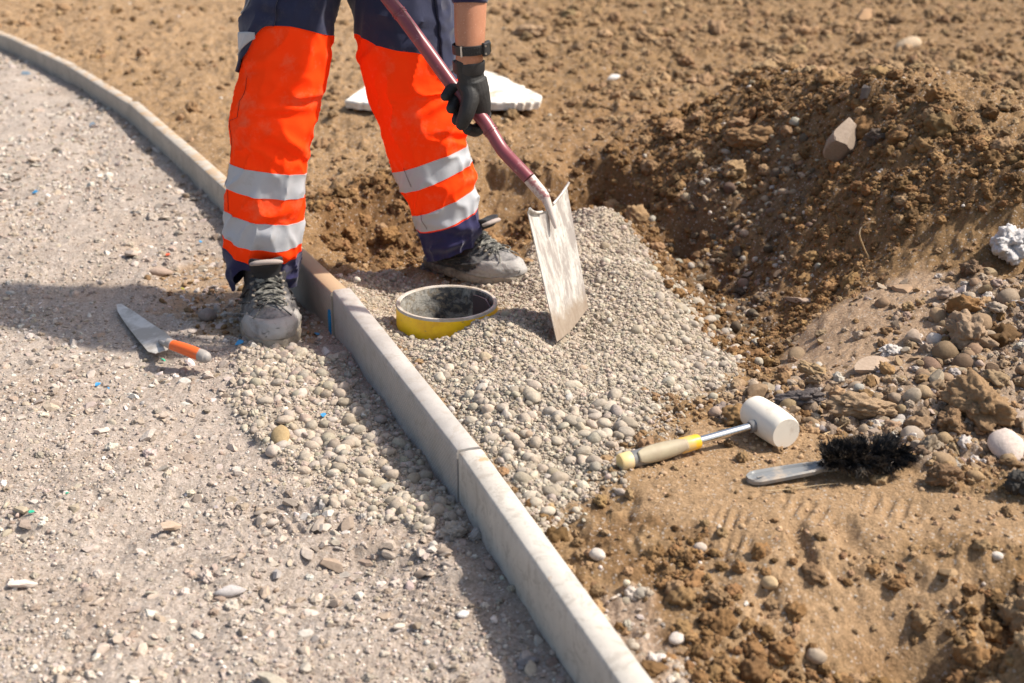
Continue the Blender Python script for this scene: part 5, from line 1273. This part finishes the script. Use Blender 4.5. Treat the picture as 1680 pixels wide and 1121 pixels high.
big = [
 ('stone','shard',1385,228,98,(.30,.235,.185),'large pale angular stone standing on the dark mound','stone',(.8,.7,1.4),(.2,.3,1.0),.32),
 ('soil_clod','clod',1240,205,110,B3,'big soil lump hanging on the left flank of the mound below its crest','clod',(1,.8,.6),None,.5),
 ('stone','shard',1418,155,34,K1,'sharp dark grey stone on the crest of the mound','stone',(.8,.7,1.3),None,.2),
 ('stone','clod',1440,215,52,(.12,.09,.07),'blackish crumbly lump right of the pale stone on the mound','stone',(1,.8,.8),None,.4),
 ('soil_clod','clod',1105,205,60,B1,'rounded brown clod at the upper left foot of the mound','clod',(1.1,.8,.8),None,.3),
 ('concrete_lump','clod',1655,398,100,(.60,.57,.56),'big pale grey lump of bubbly concrete at the right edge','concrete lump',(1,.9,.9),None,.2),
 ('stone','shard',1322,487,52,(.36,.27,.21),'brown wedge of stone jutting from the edge of the dark pit','stone',(1.2,.8,.6),None,.35),
 ('soil_clod','clod',1592,438,58,(.20,.13,.08),'dark brown clod sitting above the smooth slope under the mound','clod',(1,.9,.85),None,.25),
 ('stone','clod',1587,540,104,(.34,.24,.16),'large smooth tan rock right of the smooth slope','rock',(.8,1.3,1.0),(.35,0,.4),.25),
 ('soil_clod','clod',1600,652,140,(.29,.185,.10),'largest brown clod, split by a crack, at the right edge','clod',(1,.95,.9),None,.22),
 ('soil_clod','clod',1562,690,76,(.25,.155,.085),'brown clod leaning on the left of the largest clod','clod',(.9,.9,.9),None,.3),
 ('soil_clod','clod',1410,655,100,(.36,.25,.155),'flaky tan clod behind the mallet head, beside a dark lump','clod',(1.2,.9,.6),None,.3),
 ('asphalt_lump','clod',1312,645,78,(.13,.11,.105),'dark grey crumbly lump directly behind the mallet head','asphalt lump',(1.2,.9,.65),None,.3),
 ('asphalt_lump','clod',1180,668,44,(.24,.19,.165),'small dark lump left of the mallet head','asphalt lump',(1.2,.8,.6),None,.3),
 ('stone','pebble',1650,728,66,(.60,.50,.44),'smooth pale round stone cut by the right edge','stone',(1,.9,.85),None,.15),
 ('soil_clod','clod',1545,775,72,(.22,.135,.075),'dark clod right of the brush bristles','clod',(1,.9,.8),None,.25),
 ('asphalt_lump','clod',1668,795,60,(.06,.055,.05),'black lump at the right edge below the pale round stone','asphalt lump',(.9,.9,1),None,.2),
 ('stone','pebble',1598,784,28,(.33,.22,.12),'brown pebble between the dark clod and the black lump','pebble',(1,.9,.8),None,.2),
 ('stone','clod',1497,687,40,(.56,.53,.52),'pale grey nubbly stone above the brush bristles','stone',(1,.9,.8),None,.25),
 ('concrete_lump','clod',1462,570,46,(.55,.51,.48),'whitish nubbly lump on the rubble under the smooth slope','concrete lump',(1.1,.8,.7),None,.25),
 ('stone','shard',1432,590,66,(.38,.29,.22),'angular brown stone under the whitish nubbly lump','stone',(1.1,.8,.6),None,.3),
 ('soil_clod','clod',1335,600,62,(.36,.25,.14),'tan crumbly clod at the lower edge of the smooth slope','clod',(1.3,.8,.6),None,.3),
 ('stone','pebble',1228,688,30,(.52,.40,.26),'tan pebble tucked behind the mallet shaft','pebble',(1,.9,.8),None,.2),
 ('soil_clod','clod',984,822,34,(.34,.22,.10),'brown clod on the dark crumbs below the mortar heap','clod',(1,.9,.8),None,.2),
 ('soil_clod','clod',1032,812,26,(.38,.26,.14),'upright tan clod right of another below the mortar heap','clod',(.8,.8,1.2),None,.2),
 ('stone','pebble',980,907,28,(.55,.49,.43),'pale pebble on the dark soil right of the near kerb stone','pebble',(1,.9,.8),None,.2),
 ('stone','pebble',1262,952,32,(.44,.32,.19),'smooth tan pebble in the middle of the crumbled bank','pebble',(1.1,.9,.8),None,.25),
 ('soil_clod','clod',1180,980,46,(.30,.19,.10),'blocky brown clod below the tread prints','clod',(1,.9,.9),None,.25),
 ('soil_clod','shard',1550,937,44,(.33,.22,.12),'angular brown clod under the dark clod near the right edge','clod',(1,.9,.8),None,.25),
 ('soil_clod','clod',1668,1000,90,(.34,.23,.13),'rounded soil hump at the lower right edge','clod',(.9,1,1.3),None,.35),
 ('stone','pebble',1338,1082,34,(.36,.29,.22),'grey brown pebble at the foot of the crumbled bank','pebble',(1,.9,.9),None,.25),
 ('stone','pebble',1110,1050,30,(.52,.46,.41),'pale stone beside the near end of the kerb','stone',(1,.9,.8),None,.2),
 ('stone','pebble',341,517,32,(.30,.235,.20),'grey brown cube shaped stone between trowel and boot','stone',(1,1,1),None,.15),
 ('stone','shard',265,444,34,(.38,.29,.235),'brownish rounded rock on the gravel above the trowel','stone',(1.1,.9,.8),None,.2),
 ('stone','shard',214,414,32,(.46,.38,.32),'tan rock left of the brownish one above the trowel','stone',(.9,.9,1),None,.2),
 ('stone','pebble',461,712,40,(.40,.29,.155),'yellow brown stone among the coated pebbles left of the kerb','stone',(1.2,.9,.7),None,.2),
 ('stone','shard',245,716,28,(.48,.42,.37),'grey angular stone in the middle of the gravel below the trowel','stone',(1,.9,.9),None,.2),
 ('stone','shard',166,706,22,(.54,.46,.40),'pale pinkish stone left of the grey angular one','stone',(1,.9,.9),None,.2),
 ('stone','flat',280,864,44,(.44,.34,.26),'flat tan stone chip inside the wheel mark','stone',(1,.9,1.0),(.1,.2,.5),.1),
 ('stone','shard',380,966,40,(.46,.43,.42),'bluish grey wedge shaped stone on the lower gravel','stone',(1.3,.8,.8),(.1,.1,.4),.15),
 ('stone','shard',434,973,28,(.44,.345,.27),'tan stone right of the bluish grey wedge','stone',(1,.9,.9),None,.15),
 ('stone','shard',456,946,28,(.47,.43,.40),'grey stone above the tan one on the lower gravel','stone',(1,.9,.9),None,.15),
 ('stone','flat',36,958,46,(.60,.52,.46),'long pale stone near the left edge of the lower gravel','stone',(1.2,.6,.9),(.1,.1,.2),.15),
 ('stone','flat',36,836,30,(.45,.37,.27),'brown stone flake at the left edge with a green scrap beside it','stone',(1,.8,1),None,.15),
 ('stone','shard',540,920,46,(.38,.29,.22),'brown blocky stone half way down the gravel left of the kerb','stone',(1.1,.9,.7),None,.25),
 ('concrete_lump','clod',745,868,56,(.44,.39,.34),'rough mortar lump leaning on the kerb below the stone joint','mortar lump',(1,.9,.9),None,.25),
 ('concrete_lump','clod',780,878,32,(.48,.44,.41),'small mortar lump right of the rough one at the kerb foot','mortar lump',(1,.9,.9),None,.2),
 ('stone','pebble',760,1009,20,(.66,.63,.60),'small white pebble on the gravel near the kerb','pebble',(1,.9,.8),None,.2),
 ('stone','pebble',655,1026,20,(.58,.51,.43),'small cream pebble left of the white one near the kerb','pebble',(1.1,.8,.7),None,.2),
 ('stone','clod',865,1083,46,(.30,.28,.28),'dark grey crumbly lump at the foot of the near kerb stone','mortar lump',(1,.9,.6),None,.3),
 ('stone','pebble',587,482,13,(.50,.45,.38),'pebble left on the top of the kerb by the joint','pebble',(1,.9,.8),None,.0),
 ('stone','shard',1006,127,24,(.64,.61,.58),'small white stone on the far soil left of the mound','stone',(1,.8,.8),None,.2),
 ('stone','pebble',1490,70,36,(.50,.38,.26),'pale tan stone on the far soil behind the mound','stone',(1.2,.9,.8),None,.25),
 ('stone','shard',1060,275,22,(.55,.40,.18),'small yellowish stone on the bank left of the mound','stone',(1,.9,.7),None,.2),
 ('soil_clod','clod',870,45,60,B2,'broad brown clod on the far soil above the white board','clod',(1.2,.9,.7),None,.35),
 ('stone','shard',1420,20,40,B1,'brown clod near the top edge behind the mound','clod',(1.2,.9,.7),None,.3),
 ('soil_clod','clod',640,385,46,(.27,.15,.06),'orange brown clod in the hollow behind the pipe','clod',(1,.9,.9),None,.2),
 ('soil_clod','clod',575,378,50,(.25,.14,.06),'dark crumbly clod at the left end of the hollow','clod',(1,.9,.9),None,.25),
 ('stone','pebble',553,405,14,(.60,.58,.52),'white grey pebble at the left end of the hollow','pebble',(.9,.9,1.3),None,.1),
]
for (nm, kd, px, py, wp, c, lab, cat, asp, rot, sk) in big:
    o = lump(nm, kd, px, py, wp, c, lab, cat, asp=asp, rot=rot, sink=sk)
    if 'top of the kerb' in lab: o.location.z = .012
# scraps of coloured plastic
M_sc = {k: simple('scrap_' + k, c, .45, var=.1) for k, c in dict(blue=(.05, .28, .55), green=(.04, .45, .28), yellow=(.65, .6, .04), orange=(.75, .12, .05), slate=(.12, .17, .22)).items()}
def scrap(px, py, wp, colr, label, z=-.12):
    z0 = z
    for _ in range(4): p = P(px, py, z0); z0 = float(hfast(p[0:1], p[1:2])[0])
    p = P(px, py, z0 + .007); r = wp / 2 / FPX * depth(p); m = MB(); n = 9
    base = [(r * random.uniform(.6, 1.1) * math.cos(a), r * random.uniform(.4, .7) * math.sin(a)) for a in [2 * math.pi * k / n for k in range(n)]]
    m.loft([[(x, y, .15 * x - .0008 + .6 * y * y / r) for x, y in base], [(x * .97, y * .97, .15 * x + .0008 + .6 * y * y / r) for x, y in base]])
    o = m.build('plastic_scrap', M_sc[colr], None, False); o.location = tuple(p); o.rotation_euler = (random.uniform(.1, .5), random.uniform(-.3, .3), random.uniform(0, 3)); tag(o, label, 'scrap')
for s_ in [(392,563,16,'blue','blue plastic scrap touching the toe of the near boot'),(160,631,12,'blue','bigger of two blue scraps on the gravel below the trowel'),(178,637,8,'blue','smaller of two blue scraps on the gravel below the trowel'),
           (530,681,15,'blue','blue scrap among the coated pebbles left of the kerb'),(520,548,15,'blue','blue scrap between the near boot and the kerb'),(58,315,12,'blue','blue scrap on the far left gravel'),
           (329,397,9,'blue','tiny blue scrap left of the trouser hem'),(52,840,12,'green','green scrap near the left edge'),(110,809,6,'green','tiny green scrap above the wheel mark'),(268,591,11,'green','pale green scrap under the trowel handle'),
           (299,474,9,'yellow','yellow scrap on the brown patch above the trowel'),(43,121,22,'slate','dark blue scrap at the foot of the far kerb, left of another'),(152,204,15,'slate','dark blue scrap on the far gravel beside the kerb'),(275,418,9,'orange','orange scrap on the gravel above the brown rock')]:
    scrap(*s_)
# roots
M_root = simple('root_bark', (.45, .33, .19), .8)
def root(pts, label, r=.0022):
    q = []
    for (a, b) in pts:
        z0 = .05
        for _ in range(5): p = P(a, b, z0); z0 = float(hfast(p[0:1], p[1:2])[0]) + .006
        q.append(P(a, b, z0))
    o = MB().tube(q, [r, r * .9, r * .6], 7, 4).build('root', M_root); tag(o, label, 'root')
root([(1432,364),(1416,370),(1410,385),(1418,408),(1424,425),(1412,440)], 'pale curled root hanging on the slope under the mound')
root([(1262,806),(1300,802),(1345,796),(1375,793)], 'thin straw lying below the brush handle', .0009)
root([(1352,712),(1375,703),(1395,690)], 'thin rootlet right of the mallet head', .0012)
# alike loose pebbles one could pick out one by one
def pick(n, poly, z, kind, cols, wr, label, group, name='pebble', cat='pebble', ztry=None):
    xs = [p[0] for p in poly]; ys = [p[1] for p in poly]; k = 0
    pz = zone_poly(poly, z)
    while k < n:
        px, py = random.uniform(min(xs), max(xs)), random.uniform(min(ys), max(ys)); q = P(px, py, z)
        if inside(pz, np.array([q[0]]), np.array([q[1]]), .001)[0] < .5: continue
        if abs(float(side(q[0], q[1]))) < .055 or math.hypot(q[0] - PIPE[0], q[1] - PIPE[1]) < PIPE_R + .03: continue
        c = random.choice(cols); f = random.uniform(.88, 1.12)
        lump(name, kind, px, py, random.uniform(*wr), tuple(v * f for v in c), label, cat, sink=random.uniform(.15, .35), group=group, asp=(1, random.uniform(.8, 1), random.uniform(.75, .95))); k += 1
pick(40, [(720,640),(860,650),(1000,660),(1040,700),(990,770),(900,840),(860,830),(790,740)], -.01, 'pebble', T_MO, (18, 29), 'rounded mortar coated pebble loose on the near edge of the mortar heap', 'coated pebbles on the near edge of the mortar heap')
pick(20, [(1060,470),(1130,480),(1215,570),(1180,630),(1090,620)], -.08, 'pebble', T_MO, (14, 24), 'rounded mortar coated pebble on the edge of the mortar heap by the pit', 'coated pebbles on the pit edge of the heap')
pick(30, [(420,620),(560,640),(640,740),(700,840),(600,850),(480,790)], -.12, 'pebble', T_MO + T_GR[:2], (17, 28), 'rounded coated pebble among the spilled pebbles left of the kerb', 'coated pebbles spilled left of the kerb')
pick(30, [(440,800),(620,860),(740,900),(700,960),(560,930),(420,880),(380,760)], -.12, 'shard', T_GR, (16, 32), 'angular grey stone on the gravel below the spilled pebbles', 'angular stones on the gravel below the spilled pebbles', 'stone', 'stone')
